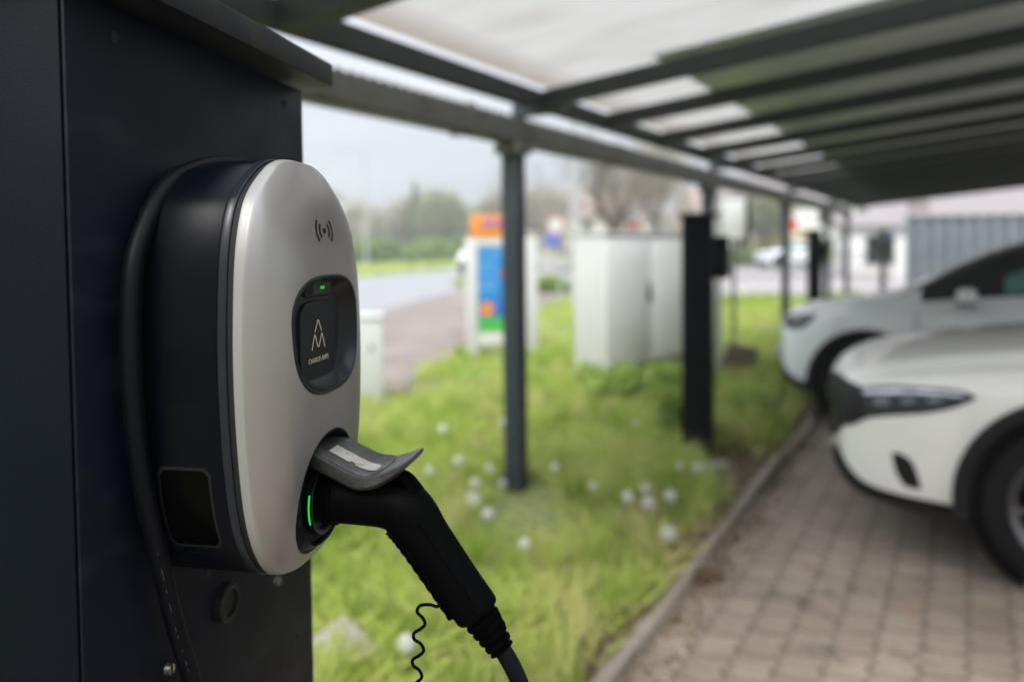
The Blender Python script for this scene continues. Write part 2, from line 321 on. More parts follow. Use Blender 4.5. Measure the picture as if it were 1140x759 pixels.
# path: pink pavement left
path_pts = [(-9, 1.5), (-3.6, 5.55), (-1.12, 7.62), (-.77, 10.1), (0, 14), (.62, 17), (1.45, 20.5), (3.4, 26.5), (2.6, 27.5), (-1.6, 26.2), (-3.35, 16.6), (-6.2, 10), (-12, 5)]
sheet('pavement', path_pts, .006, M['path'])
sheet('road', [(-12, 4.8), (-6.2, 10), (-3.35, 16.6), (-1.6, 26.2), (2.8, 27.6), (9, 60), (3, 75), (-3.6, 50), (-7.2, 35), (-18, 14), (-24, 4)], .004, M['road'])
sheet('yard_road', [(2.5, 20.6), (9, 21.5), (20, 22), (60, 20), (90, 48), (11, 50), (7.0, 44), (3.6, 27)], .005, M['road2'])

# kerb stones: one countable row along the parking bay
def kerb_row(n, L=.99):
    g = 'kerb stones along the parking bay'
    bm = bmesh.new(); box(bm, (0, 0, 0), (L, .062, .26), None, .012, 3)
    o0 = from_bm('kerb_stone', bm, M['conc'], smooth=True, auto=50)
    for i in range(n):
        o = o0 if i == 0 else o0.copy()
        if i: COL.objects.link(o)
        p = ck((i-.5)*1.0+.2, -.03+random.uniform(-.014, .014), -.078+random.uniform(-.010, .010)); o.location = p
        o.rotation_euler = (random.uniform(-.02, .02), random.uniform(-.006, .006), math.atan2(CU.y, CU.x)+random.uniform(-.008, .008))
        tag(o, 'weathered concrete kerb stone in the row between lawn and brick paving', 'kerb stone', g)
kerb_row(14)
# low edging behind the lawn
bm = bmesh.new(); pts = [(-3.5, 5.65), (-1.1, 7.62), (.38, 8.78), (.95, 9.25)]
for a, b in zip(pts[:-1], pts[1:]):
    a = Vector(a+(0,)); b = Vector(b+(0,)); d = b-a
    box(bm, (a+b)/2+Vector((0, 0, .02)), (d.length, .08, .12), Matrix.Rotation(math.atan2(d.y, d.x), 3, 'Z'), .01)
tag(from_bm('lawn_edging', bm, M['conc'], smooth=True, auto=50), 'low mossy concrete edging at the back of the lawn behind the grey post', 'edging')

# ------------------------------------------------------------------ charging column (cabinet on which the wall charger hangs)
TH = math.radians(10.3); A0 = Vector((-.2998, .52, 0))
RZC = math.atan2(math.cos(TH), math.sin(TH))        # local x = direction D along the face, local -y = outward normal
CABW, CABD, CABH = .358, .205, 1.70
def make_column(loc, rz, label, detail=True):
    c = thing('charging_column', label, 'column', loc, rz, 'black charging columns beside the lawn')
    bm = bmesh.new(); box(bm, (CABW/2+.003, CABD/2+.005, .84), (CABW-.006, CABD-.006, 1.68), None, .003)
    bm2 = from_bm('housing', bm, M['cab'], c, smooth=True, auto=40)
    # front plate folded round the front
    boxobj('front_plate', (CABW/2, .0015, .839), (CABW, .003, 1.676), M['cab'], c, .0012)
    boxobj('side_light_skin', (.0012, CABD/2+.0035, .8385), (.0036, CABD-.0015, 1.675), M['side_light_tone'], c, .0012)  # thin added skin; its colour stands in for light on the end face
    bm = bmesh.new(); box(bm, (CABW/2+.002, CABD/2-.008, 1.6960), (CABW+.03, CABD+.046, .026), None, .003); from_bm('cap', bm, M['cap'], c, smooth=True, auto=40)
    if detail:
        for (t, z) in ((.090, 1.159), (.2728, 1.1513)):
            bm = bmesh.new(); cyl(bm, (t, .002, z), (t, -.0045, z), .0048, .0042, 24)
            o = from_bm('screw', bm, M['screw'], c, smooth=True, auto=40)
            boxobj('screw_slot', (t, -.0046, z), (.0012, .0006, .0078), M['black'], o, 0)
        for (t, z, r) in ((.049, 1.6581-.002, .0042), (.3156, 1.6584-.004, .0042), (.1514, 1.2128, .005), (.3188, 1.0691, .002)):
            bm = bmesh.new(); cyl(bm, (t, .001, z), (t, -.0006, z), r, None, 20); from_bm('bolt_hole', bm, M['black'], c, smooth=True, auto=40)
        lathe('grommet', [(.0, .0), (.0, -.003), (.0105, -.003), (.0115, -.0035), (.012, -.0065), (.0155, -.0075), (.0175, -.006), (.018, 0)], M['black'], c, 40, 'Y', (.1759, 0, 1.1737))
    boxobj('foot_plinth', (CABW/2, CABD/2, -.06), (CABW+.12, CABD+.12, .16), M['conc'], c, .01)
    return c
col1 = make_column(A0, RZC, 'large black metal charging column filling the left edge of the picture')

# ------------------------------------------------------------------ the wall charger. local: x along face, y inward, z up; origin at face
TC, ZC = .143, 1.405
ch = thing('wall_charger', 'silver and black wall charger mounted on the large near column', 'charger', A0, RZC)
tab = [(0, 1.572), (.018, 1.5714), (.034, 1.567), (.047, 1.5602), (.066, 1.546), (.079, 1.5290), (.089, 1.4975), (.0940, 1.4519), (.0954, 1.4062), (.0925, 1.3525), (.0855, 1.3035), (.0745, 1.2718), (.0575, 1.2480), (.041, 1.2380), (.021, 1.2335), (0, 1.2325)]
dense = catmull([Vector((a, b, 0)) for a, b in tab], 24)
ths = np.array([math.atan2(p.y-ZC, p.x) for p in dense]); rs = np.array([math.hypot(p.x, p.y-ZC) for p in dense])
order = np.argsort(ths); ths = ths[order]; rs = rs[order]
def Rout(th):     # th measured from +x; mirrored left/right
    th = math.atan2(math.sin(th), math.cos(th)); c = abs(math.cos(th)); s = math.sin(th); t = math.atan2(s, c)
    return float(np.interp(t, ths, rs))
NO = 208
# points evenly spaced along the outline
_a = [2*PI*k/4000 for k in range(4000)]; _p = [(math.cos(a)*Rout(a), math.sin(a)*Rout(a)) for a in _a]
_s = [0]
for i in range(1, 4001): q0 = _p[i-1]; q1 = _p[i % 4000]; _s.append(_s[-1]+math.hypot(q1[0]-q0[0], q1[1]-q0[1]))
OUT = []
for k in range(NO):
    a = float(np.interp(_s[-1]*k/NO, _s, list(range(4001)))); a = 2*PI*a/4000; x_ = math.cos(a)*Rout(a); OUT.append((x_*(1.12 if x_ > 0 else 1), math.sin(a)*Rout(a)))
PR, PD = .0985, .0265
def dome(s): s = min(s, 1); return PR+PD*(1-s**4.2)**.85
def psurf(x, z):  # x relative to TC, z absolute
    if x > 0: x = x/1.12
    r = math.hypot(x, z-ZC)
    if r < 1e-9: return dome(0)
    return dome(r/Rout(math.atan2(z-ZC, x)))
def ring_pts(scale, p, off=0.):
    out = []
    for (x, z) in OUT:
        l = math.hypot(x, z); k = scale+off/l
        out.append((TC+x*k, -p, ZC+z*k))
    return out
def loft(rings, capa=True, capb=True, close=False):
    bm = bmesh.new(); R = [[bm.verts.new(v) for v in r] for r in rings]; n = len(R[0])
    for i in range(len(R)-1):
        for k in range(n): bm.faces.new((R[i][k], R[i][(k+1) % n], R[i+1][(k+1) % n], R[i+1][k]))
    if close:
        for k in range(n): bm.faces.new((R[-1][k], R[-1][(k+1) % n], R[0][(k+1) % n], R[0][k]))
    if capa: bm.faces.new(R[0])
    if capb: bm.faces.new(R[-1])
    return bm
# rear shell
bm = loft([ring_pts(1, .003, -.004), ring_pts(1, .006, -.0005), ring_pts(1, .03, .0), ring_pts(1, .076, .0005), ring_pts(1, .0772, -.0005)])
from_bm('rear_shell', bm, M['shell'], ch, smooth=True, auto=40)
bm = loft([ring_pts(1, .0773, -.003), ring_pts(1, .0776, .0002), ring_pts(1, .0782, .0008), ring_pts(1, .0838, .0006), ring_pts(1, .0844, 0), ring_pts(1, .0846, -.003)])
from_bm('shell_band', bm, M['shellband'], ch, smooth=True, auto=40)
bm = loft([ring_pts(1, .0846, -.004), ring_pts(1, .0848, -.0012), ring_pts(1, .0892, -.0012), ring_pts(1, .0893, -.004)])
from_bm('seal_gap', bm, M['black'], ch, smooth=True, auto=40)
# cover with dome
rg = [ring_pts(1, .0893, -.003), ring_pts(1, .0895, -.0006), ring_pts(1, .0901, .0003), ring_pts(1, .0955, .0), ring_pts(1, .0968, -.0008)]
rg += [ring_pts(s, dome(s)) for s in list(np.linspace(.99, .7, 30))+list(np.linspace(.69, .05, 30))]
bm = loft(rg); bm.faces.ensure_lookup_table()
for f in bm.faces:
    f.material_index = 1 if max(-v.co.y for v in f.verts) < .0970 else 0
cover = from_bm('front_cover', bm, [M['silver'], M['silverrim']], ch, smooth=True, auto=50)
def superell(hw, hz, n, N_=96, skew=0.):
    out = []
    for k in range(N_):
        a = 2*PI*k/N_; c, s = math.cos(a), math.sin(a)
        x = hw*math.copysign(abs(c)**(2/n), c); z = hz*math.copysign(abs(s)**(2/n), s); out.append((x*(1+skew*z/hz), z))
    return out
DISP = (.1400-TC, 1.4285, superell(.0590, .0475, 2.9, skew=.06))
SOCK = (.1385-TC, 1.2965, superell(.0485, .0500, 2.25))
cut = []
for (cx, cz, ol) in (DISP, SOCK):
    bm = loft([[(TC+cx+x, -.094, cz+z) for x, z in ol], [(TC+cx+x, -.17, cz+z) for x, z in ol]])
    c = from_bm('cutter', bm, None, ch); cut.append(c)
bpy.context.view_layer.update(); boolean(cover, cut)
cover.data.polygons.foreach_set('use_smooth', [True]*len(cover.data.polygons)); cover.data.set_sharp_from_angle(angle=math.radians(35))
def fix_normals(o):
    me = o.data; cn_ = [tuple(n.vector) for n in me.corner_normals]; e_ = .0008
    for pl_ in me.polygons:
        for li in pl_.loop_indices:
            v = me.vertices[me.loops[li].vertex_index].co; x, z, p = v.x-TC, v.z, -v.y
            if p > .0995 and abs(p-psurf(x, z)) < .0006 and pl_.normal.y < -.05:
                nn = Vector((-(psurf(x+e_, z)-psurf(x-e_, z))/(2*e_), -1, -(psurf(x, z+e_)-psurf(x, z-e_))/(2*e_))).normalized()
                if nn.dot(pl_.normal) > .8: cn_[li] = tuple(nn)
    me.normals_split_custom_set(cn_)
fix_normals(cover)
def bowl(name, spec, prof, m, floor=True):
    """prof: list of (inset, p or None=surface, dp)"""
    cx, cz, ol = spec; rings = []
    for (ins, p, dp) in prof:
        r = []
        for x, z in ol:
            l = math.hypot(x, z); k = (l-ins)/l; X, Z = cx+x*k, cz+z*k
            r.append((TC+X, -((psurf(X, Z) if p is None else p)+dp), Z))
        rings.append(r)
    return from_bm(name, loft(rings, False, floor), m, ch, smooth=True, auto=40)
bowl('display_recess', DISP, [(-.0016, None, -.001), (-.0016, None, .0004), (-.0006, None, .0010), (.0012, None, .0006), (.0025, None, -.002), (.007, .1170, 0), (.0125, .1125, 0), (.0140, .1122, 0)], M['bowl'])
bowl('socket_recess', SOCK, [(-.0010, None, -.001), (-.0010, None, .0002), (.0, None, .0005), (.0015, None, -.0006), (.006, .1165, 0), (.0085, .1120, 0), (.015, .1110, 0)], M['shell'])
# display plate with the mark and the name
pl = superell(.0330, .0345, 4.2, 80)
bm = loft([[(TC-.004+x*1.02, -.1120, 1.4205+z*1.02) for x, z in pl], [(TC-.004+x*1.01, -.1138, 1.4205+z*1.01) for x, z in pl], [(TC-.004+x*.985, -.1144, 1.4205+z*.985) for x, z in pl]], False)
plate = from_bm('display_plate', bm, M['plate'], ch, smooth=True, auto=30)
bm = bmesh.new()   # hood over the light
V = [(-.026, .1125, 1.4745), (.026, .1125, 1.4745), (.019, .1190, 1.4730), (-.019, .1190, 1.4730), (-.021, .1125, 1.4580), (.021, .1125, 1.4580), (.017, .1180, 1.4600), (-.017, .1180, 1.4600)]
vs = [bm.verts.new((TC-.004+a, -p, z)) for a, p, z in V]
for f in ((0, 1, 2, 3), (4, 5, 6, 7), (3, 2, 6, 7), (0, 3, 7, 4), (1, 2, 6, 5), (0, 1, 5, 4)): bm.faces.new([vs[i] for i in f])
bmesh.ops.recalc_face_normals(bm, faces=bm.faces); bmesh.ops.bevel(bm, geom=list(bm.edges), offset=.0012, segments=3, affect='EDGES')
from_bm('light_hood', bm, M['bowl'], ch, smooth=True, auto=40)
bm = bmesh.new(); box(bm, (TC-.004, -.1186, 1.4665), (.0075, .0012, .0026), None, .0004); from_bm('status_light', bm, M['led'], ch)
def strokes(name, curves, wd, p, m, parent):
    """flat ribbons in the face plane; curves of (x,z) rel. TC,0 ; p constant or None=surface"""
    bm = bmesh.new()
    for cv in curves:
        P = [Vector((a, b, 0)) for a, b in cv]; L = []; R = []
        for i, q in enumerate(P):
            t = (P[min(i+1, len(P)-1)]-P[max(i-1, 0)]).normalized(); nn = Vector((-t.y, t.x, 0))*wd/2
            for lst, w_ in ((L, q+nn), (R, q-nn)):
                pp = (psurf(w_.x, w_.y)+.0004) if p is None else p
                lst.append(bm.verts.new((TC+w_.x, -pp, w_.y)))
        for i in range(len(P)-1): bm.faces.new((L[i], L[i+1], R[i+1], R[i]))
    o = from_bm(name, bm, m, parent, recalc=False)
    return o
def arc(cx, cz, rx, rz, a0, a1, n=14): return [(cx+rx*math.cos(math.radians(a0+(a1-a0)*k/n)), cz+rz*math.sin(math.radians(a0+(a1-a0)*k/n))) for k in range(n+1)]
# the mark: an upper narrow arch over a double arch
def arch(x0, x1, xm, zb, zt, n=10):
    return [(x0, zb), (x0+(xm-x0)*.78, zt-.0018)]+[(xm+(.22*(xm-x0))*math.cos(PI-PI*k/n)*1.0, zt-.0018+.0018*math.sin(PI*k/n)) for k in range(1, n)]+[(x1-(x1-xm)*.78, zt-.0018), (x1, zb)]
mz = 1.4250; LS = .70
lg = [arch(-.0085, .0085, 0, mz+.0058, mz+.0200)]
zig = [(-.0165, mz-.0165), (-.0105, mz+.0000), (-.0088, mz+.0016), (-.0070, mz+.0000), (-.0025, mz-.0110), (0, mz-.0132), (.0025, mz-.0110), (.0070, mz+.0000), (.0088, mz+.0016), (.0105, mz+.0000), (.0165, mz-.0165)]
lg.append([(q.x, q.y) for q in catmull([Vector((a, b, 0)) for a, b in zig], 4)])
lg = [[(a*LS*1.1-.005, mz+(b_-mz)*LS*.93+.001) for a, b_ in c] for c in lg]
strokes('company_mark', lg, .0014, .1148, M['ink'], ch)
mt = Matrix.Translation((TC-.0045, -.1147, 1.4065)) @ Matrix.Rotation(PI/2, 4, 'X')
text('company_name', 'CHARGE AMPS', .0058, M['ink'], ch, mt, .00008, 1.02)
# contactless symbol
iz = 1.5135; ic = -.004
icn = [arc(ic, iz, .0150, .0125, -42, 42), arc(ic, iz, .0150, .0125, 138, 222), arc(ic, iz, .0088, .0080, -42, 42), arc(ic, iz, .0088, .0080, 138, 222)]
icn = [[(a, b) for a, b in c] for c in icn]
strokes('contactless_symbol', icn, .0024, None, M['inkblack'], ch)
bm = bmesh.new(); vs = [bm.verts.new((TC+ic+.0030*math.cos(a), -(psurf(ic+.0024*math.cos(a), iz+.0024*math.sin(a))+.0004), iz+.0024*math.sin(a))) for a in [2*PI*k/20 for k in range(20)]]; bm.faces.new(vs)
from_bm('symbol_dot', bm, M['inkblack'], ch)
# socket ring, green bar
lathe('socket_collar', [(.0, -.1112), (.026, -.1112), (.0295, -.1120), (.0300, -.1165), (.0285, -.1175), (.0265, -.1170), (.0245, -.1120)], M['bowl'], ch, 64, 'Y', (TC, 0, 1.2885))
gb = [Vector((TC-.0345+.0035*math.cos(a)*0-.0, 0, 0)) for a in (0,)]
pth = [Vector((TC+.0335*math.cos(math.radians(a)), -.1165, 1.2885+.0335*math.sin(math.radians(a)))) for a in np.linspace(160, 202, 16)]
sweep('light_bar', pth, .0008, M['ledb'], ch, 8)
# flap
prof = [(.108, 1.3375, 0), (.120, 1.3345, 0), (.138, 1.3265, 0), (.154, 1.3195, 0), (.165, 1.3180, 0), (.177, 1.3208, 0), (.189, 1.3258, 0), (.198, 1.3300, 0)]
cp = catmull([Vector(p) for p in prof], 8); top = []; bot = []
NL = 15; bm = bmesh.new()
def halfw(f): return .0300+.003*math.sin(PI*min(1, f*1.1)) if f < .70 else .0322*math.sqrt(max(0.10, 1-((f-.70)/.315)**3.4))
nT = len(cp)
for i, q in enumerate(cp):
    f = i/(nT-1); t = (cp[min(i+1, nT-1)]-cp[max(i-1, 0)]).normalized(); nn = Vector((-t.y, t.x, 0)); hw = halfw(f); th_ = .0155*(1-.84*max(0, (f-.45)/.55)**1.3)
    rt = []; rb = []
    for j in range(NL):
        s_ = -1+2*j/(NL-1); sag = -.0016*(1-s_*s_)*math.sin(PI*f)
        edge = abs(s_)**8
        a = q+nn*(sag-edge*.0012); b = q-nn*(th_*(1-.35*edge))
        rt.append(bm.verts.new((TC+s_*hw, -a.x, a.y))); rb.append(bm.verts.new((TC+s_*hw*.97, -b.x, b.y)))
    top.append(rt); bot.append(rb)
for i in range(nT-1):
    for j in range(NL-1):
        bm.faces.new((top[i][j], top[i][j+1], top[i+1][j+1], top[i+1][j])); bm.faces.new((bot[i][j], bot[i+1][j], bot[i+1][j+1], bot[i][j+1]))
    for j in (0, NL-1): bm.faces.new((top[i][j], top[i+1][j], bot[i+1][j], bot[i][j]))
for i in (0, nT-1):
    for j in range(NL-1): bm.faces.new((top[i][j], top[i][j+1], bot[i][j+1], bot[i][j]))
flap = from_bm('socket_flap', bm, M['flap'], ch, smooth=True, auto=45)
def on_flap(pf, s_, dz=.0005):  # pf: fraction, s_: across
    i = pf*(nT-1); a = cp[int(i)]; b = cp[min(int(i)+1, nT-1)]; q = a.lerp(b, i-int(i)); t = (b-a).normalized(); nn = Vector((-t.y, t.x, 0))
    q = q+nn*(-.0016*(1-s_*s_)*math.sin(PI*pf)+dz); return Vector((TC+s_*halfw(pf), -q.x, q.y))
bm = bmesh.new(); G = []
for i in range(12):
    G.append([bm.verts.new(on_flap(.19+.40*i/11, -.40+.58*j/5)) for j in range(6)])
for i in range(11):
    for j in range(5):
        if (i, j) in ((10, 4), (4, 0)): continue
        bm.faces.new((G[i][j], G[i][j+1], G[i+1][j+1], G[i+1][j]))
from_bm('label_sticker', bm, M['sticker'], flap, smooth=True)
# embossed line round the flap top
ln = [on_flap(f, s_, .0003) for f, s_ in [(.10, -.8), (.3, -.84), (.5, -.86), (.62, -.8), (.66, -.3), (.67, .3), (.62, .8), (.4, .86), (.1, .8)]]
sweep('flap_ridge', catmull(ln, 6), .00045, M['flap'], flap, 6)
# smoked window in the near side
def side_pt(p, z, off):
    # hw at height z on the rear shell
    th = None; lo, hi = 0., .12
    for _ in range(30):
        mid = (lo+hi)/2
        if math.hypot(mid, z-ZC) < Rout(math.atan2(z-ZC, mid)): lo = mid
        else: hi = mid
    return Vector((TC-lo-off, -p, z))
def side_panel(name, p0, p1, z0, z1, off, m, rad=.004, parent=ch, n=14):
    bm = bmesh.new(); G = []
    for i in range(n+1):
        z = z0+(z1-z0)*i/n; dz = min(z-z0, z1-z, rad)
        ins = rad-math.sqrt(max(0, rad*rad-(rad-dz)**2)); row = []
        for j in range(5): row.append(bm.verts.new(side_pt(p0+ins+(p1-p0-2*ins)*j/4, z, off)))
        G.append(row)
    for i in range(n):
        for j in range(4): bm.faces.new((G[i][j], G[i][j+1], G[i+1][j+1], G[i+1][j]))
    return from_bm(name, bm, m, parent, smooth=True)
fr = side_panel('meter_window_frame', .0230, .0665, 1.2705, 1.3375, .0004, M['black'])
side_panel('meter_window', .0250, .0645, 1.2730, 1.3350, .0008, M['green_w'])
# little lock on the far side
cylobj('lock_knob', (TC+.088, -.088, 1.425), (TC+.104, -.088, 1.425), .007, M['inkgrey'], ch)
# two small lugs under the shell
# ------------------------------------------------------------------ plug + cable
pg = thing('charging_plug', 'black charging plug and its cable hanging from the silver charger socket', 'plug', A0, RZC)
PT = TC
def PV(p, z, t=None): return Vector((PT if t is None else t, -p, z))
hp = catmull([PV(.100, 1.2885), (PV(.125, 1.2885)), PV(.150, 1.2880), PV(.170, 1.2870), PV(.1835, 1.2835), PV(.1935, 1.2740), PV(.203, 1.2610), PV(.216, 1.2430), PV(.230, 1.2235), PV(.2440, 1.2040), PV(.2485, 1.1975)], 8)
nh = len(hp); rad = []; ell = []
for i in range(nh):
    f = i/(nh-1)
    r = float(np.interp(f, [0, .1, .3, .42, .5, .62, .8, .93, .98, 1.0], [.0205, .0205, .0210, .0228, .0222, .0200, .0188, .0190, .0178, .0150]))
    rad.append(r); ell.append((1., 1.))
sweep('connector_body', hp, rad, M['plug'], pg, 40, None, ref=Vector((1, 0, 0)))
# raised thumb pad on top of the bend
pp_ = [PV(.152, 1.3080), PV(.172, 1.3105), PV(.186, 1.3085), PV(.196, 1.2985), PV(.203, 1.2880)]
sweep('thumb_pad', catmull(pp_, 6), [.002]+[.0042]*23+[.002], M['plugg'], pg, 14, (2.9, 1.), ref=Vector((0, 0, 1)))
# inlay line on the side + ribbed underside grip
def tangent(i): return (hp[min(i+1, nh-1)]-hp[max(i-1, 0)]).normalized()
gpath = []; grad = []
for i in range(int(nh*.44), int(nh*.90)):
    t = tangent(i); dn = Vector((0, t.z, -t.y)); dn = dn if dn.z < 0 else -dn
    gpath.append(hp[i]+dn*(rad[i]*.60))
gp2 = []; [gp2.extend([gpath[i].lerp(gpath[i+1], k/4) for k in range(4)]) for i in range(len(gpath)-1)]
gr = [.0105+.0003*math.sin(k*.5) for k in range(len(gp2))]
sweep('grip_underside', gp2, gr, M['plugg'], pg, 24, (1.25, 1.), ref=Vector((1, 0, 0)))
sl = []
for i in range(int(nh*.50), int(nh*.88)): 
    t = tangent(i); dn = Vector((0, t.z, -t.y)); dn = dn if dn.z < 0 else -dn
    sl.append(hp[i]+Vector((-rad[i]*.90, 0, 0))+dn*(rad[i]*.40))
for i in range(int(nh*.88), int(nh*.50), -1):
    t = tangent(i); dn = Vector((0, t.z, -t.y)); dn = dn if dn.z < 0 else -dn
    sl.append(hp[i]+Vector((-rad[i]*.88, 0, 0))-dn*(rad[i]*.44))
sl.append(sl[0]); sweep('grip_inlay_seam', sl, .0008, M['plugg'], pg, 6)
# front rings at the socket
for p_ in (.1205, .1240, .1275):
    lathe('seal_ring', [(.0205, -.0012), (.0222, -.0008), (.0222, .0008), (.0205, .0012)], M['plugg'], pg, 48, 'Y', (PT, -p_, 1.2885), ring=True)
# bend relief boot
ax = (PV(.263, 1.1760)-PV(.2485, 1.1975)).normalized(); b0 = PV(.2470, 1.2)
bp = [b0+ax*(.036*k/40) for k in range(41)]
br_ = [max(.0085, .0150-.0055*k/40)+(.0013 if (k//4) % 2 == 0 and k > 5 else 0) for k in range(41)]
sweep('bend_relief', bp, br_, M['plugg'], pg, 28, None, ref=Vector((1, 0, 0)))
for k, (dd, off) in enumerate(((.008, .0125), (.016, .0115))):
    q = b0+ax*dd; cylobj('relief_lug', q+Vector((-.004, off*-.8, off*.2)), q+Vector((.004, off*-.8, off*.2)), .0045, M['plugg'], pg, n=16)
cb = [b0+ax*.030, b0+ax*.045, PV(.281, 1.145), PV(.298, 1.10), PV(.322, .98), PV(.335, .80), PV(.32, .55), PV(.27, .36), PV(.18, .27, .14), PV(.10, .30, .13), PV(.06, .45, .125), PV(.035, .70, .120), PV(.022, .95, .1135), PV(.0195, 1.08, .108), PV(.019, 1.1427, .0960), PV(.018, 1.2089, .0745), PV(.0175, 1.2649, .0595), PV(.0170, 1.3252, .0440), PV(.0170, 1.3805, .0362), PV(.0170, 1.4333, .0345), PV(.0170, 1.4851, .0398), PV(.0170, 1.5180, .0555), PV(.0170, 1.5450, .0780), PV(.0175, 1.5600, .1030), PV(.030, 1.5700, .1300), PV(.045, 1.568, .155), PV(.050, 1.552, .175)]
sweep('charging_cable', catmull(cb, 10), .0072, M['cable'], pg, 18)
cpth = catmull(cb, 10)   # pale print along the cable sheath
M['cprint'] = mat('cable_printing', (.05, .05, .055), .6)
for q_ in range(11):
    z_ = 1.268-.0105*q_-.003*math.sin(q_*2.3); j = min(range(len(cpth)), key=lambda i_: abs(cpth[i_].z-z_)+(0 if i_ > 80 else 9)); c0 = cpth[j]; tt = (cpth[j+1]-cpth[j]).normalized()
    fr_ = Vector((-.80, -.60, 0)).normalized(); a_ = c0+fr_*.00735; sweep('cable_print', [a_-tt*.0012, a_+tt*(.0006+.0011*((q_*7) % 4))], .00030, M['cprint'], pg, 6)
# curly lanyard of the dust cap
ly = [PV(.2185, 1.2190, .137), PV(.2165, 1.2100, .137), PV(.2150, 1.2045, .137), PV(.2085, 1.2055, .137), PV(.2000, 1.2040, .137), PV(.1975, 1.1985, .137), PV(.2020, 1.1940, .137), PV(.2040, 1.1890, .137), PV(.2000, 1.1845, .137), PV(.1945, 1.1805, .137), PV(.1945, 1.1755, .137), PV(.2000, 1.1720, .137), PV(.2025, 1.1665, .137), PV(.1985, 1.1620, .137), PV(.1930, 1.1580, .137), PV(.1935, 1.1530, .137), PV(.1985, 1.1495, .137), PV(.2005, 1.1440, .137), PV(.1960, 1.1390, .137), PV(.1915, 1.1340, .137), PV(.195, 1.128, .137)]
o = sweep('cap_lanyard', catmull(ly, 8), .00135, M['plug'], pg, 10)
lathe('dust_cap', [(0, 0), (.020, 0), (.022, -.003), (.022, -.028), (.019, -.03), (0, -.03)], M['plugg'], pg, 32, 'Z', (.137, -.195, 1.127))

# ------------------------------------------------------------------ second and third charging columns
def small_charger(parent_loc, rz, label, lx, z0, flip=False):
    t = thing('wall_charger', label, 'charger', parent_loc, rz, None)
    s = 1
    ol = superell(.085, .15, 3.2, 40)
    y0 = -.0035
    bm = loft([[(lx+x, y0, z0+z) for x, z in ol], [(lx+x, y0-.075, z0+z) for x, z in ol]]); from_bm('rear_shell', bm, M['shell'], t, smooth=True, auto=40)
    bm = loft([[(lx+x, y0-.0755, z0+z) for x, z in ol], [(lx+x, y0-.084, z0+z) for x, z in ol], [(lx+x*.9, y0-.1, z0+z*.93) for x, z in ol], [(lx+x*.4, y0-.108, z0+z*.4) for x, z in ol]]); from_bm('front_cover', bm, M['bowl'], t, smooth=True, auto=40)
    lathe('socket', [(.0, y0-.112), (.03, y0-.112), (.036, y0-.10), (.036, y0-.09)], M['black'], t, 24, 'Y', (lx, 0, z0-.09))
    return t
c2 = Vector((1.37, 5.20, 0)); RZ2 = RZC-.10
col2 = make_column(c2, RZ2, 'slim black charging column standing in the lawn by the kerb, in front of the near white car', False)
small_charger(c2, RZ2, 'black wall charger on the right side of the column by the kerb', CABW/2, 1.40)
c3 = Vector((5.12, 12.6, 0))
col3 = make_column(c3, RZ2, 'black charging column farther off, behind the bonnet of the silver-white car', False)
small_charger(c3, RZ2, 'small dark wall charger on the far column behind the silver-white car', CABW/2, 1.36)
# meter box behind column two
mb = thing('meter_box', 'light grey meter box on a thin pole behind the kerbside column', 'meter box', atZ(816, 330)+Vector((0, 0, 0)), RZU)
mb.location = Vector((3.05, 10.5, 0))
boxobj('box', (0, 0, 1.82), (.42, .22, .62), M['gutter'], mb, .01); cylobj('pole', (0, 0, 0), (0, 0, 1.52), .03, M['gutter'], mb)
boxobj('box_door', (0, -.115, 1.82), (.36, .012, .55), M['white'], mb, .004)

# ------------------------------------------------------------------ canopy
cn = thing('carport_canopy', 'long blue grey steel carport roof over the parking bays', 'carport', P1, RZU)
# local x = across (Vv), y = along (U)
Y0l, Y1l = -3.05, 15.1
SL = .10
EX, EZ = .265, 2.265          # edge beam position / underside
RD = 5.5
def rz_(x): return EZ+(x-EX)*SL
posts = [-2.9, 99, 0, 4.03, 8.06, 12.09, 14.9]
for i, yy in enumerate(posts):
    if i == 1: continue      # the camera's own bay: no post where the column stands
    for xx, top in ((0, 2.045), (RD-.9, rz_(RD-.9)-.01)):
        if xx == 0: 
            bm = bmesh.new(); box(bm, (xx, yy, top/2), (.11, .11, top), None, .008, 3); pst = from_bm('post', bm, M['beam'], cn, smooth=True, auto=40)
            boxobj('post_head', (xx, yy, 2.0775), (.17, .17, .063), M['gutter'], pst, .004)
            boxobj('beam_bracket', (EX/2+.05, yy, 2.30), (EX+.06, .09, .07), M['beam'], pst, .004)
        else:
            bm = bmesh.new(); box(bm, (xx, yy, top/2), (.11, .11, top), None, .008, 3); from_bm('post', bm, M['beam'], cn, smooth=True, auto=40)
yc = (Y0l+Y1l)/2; LL = Y1l-Y0l
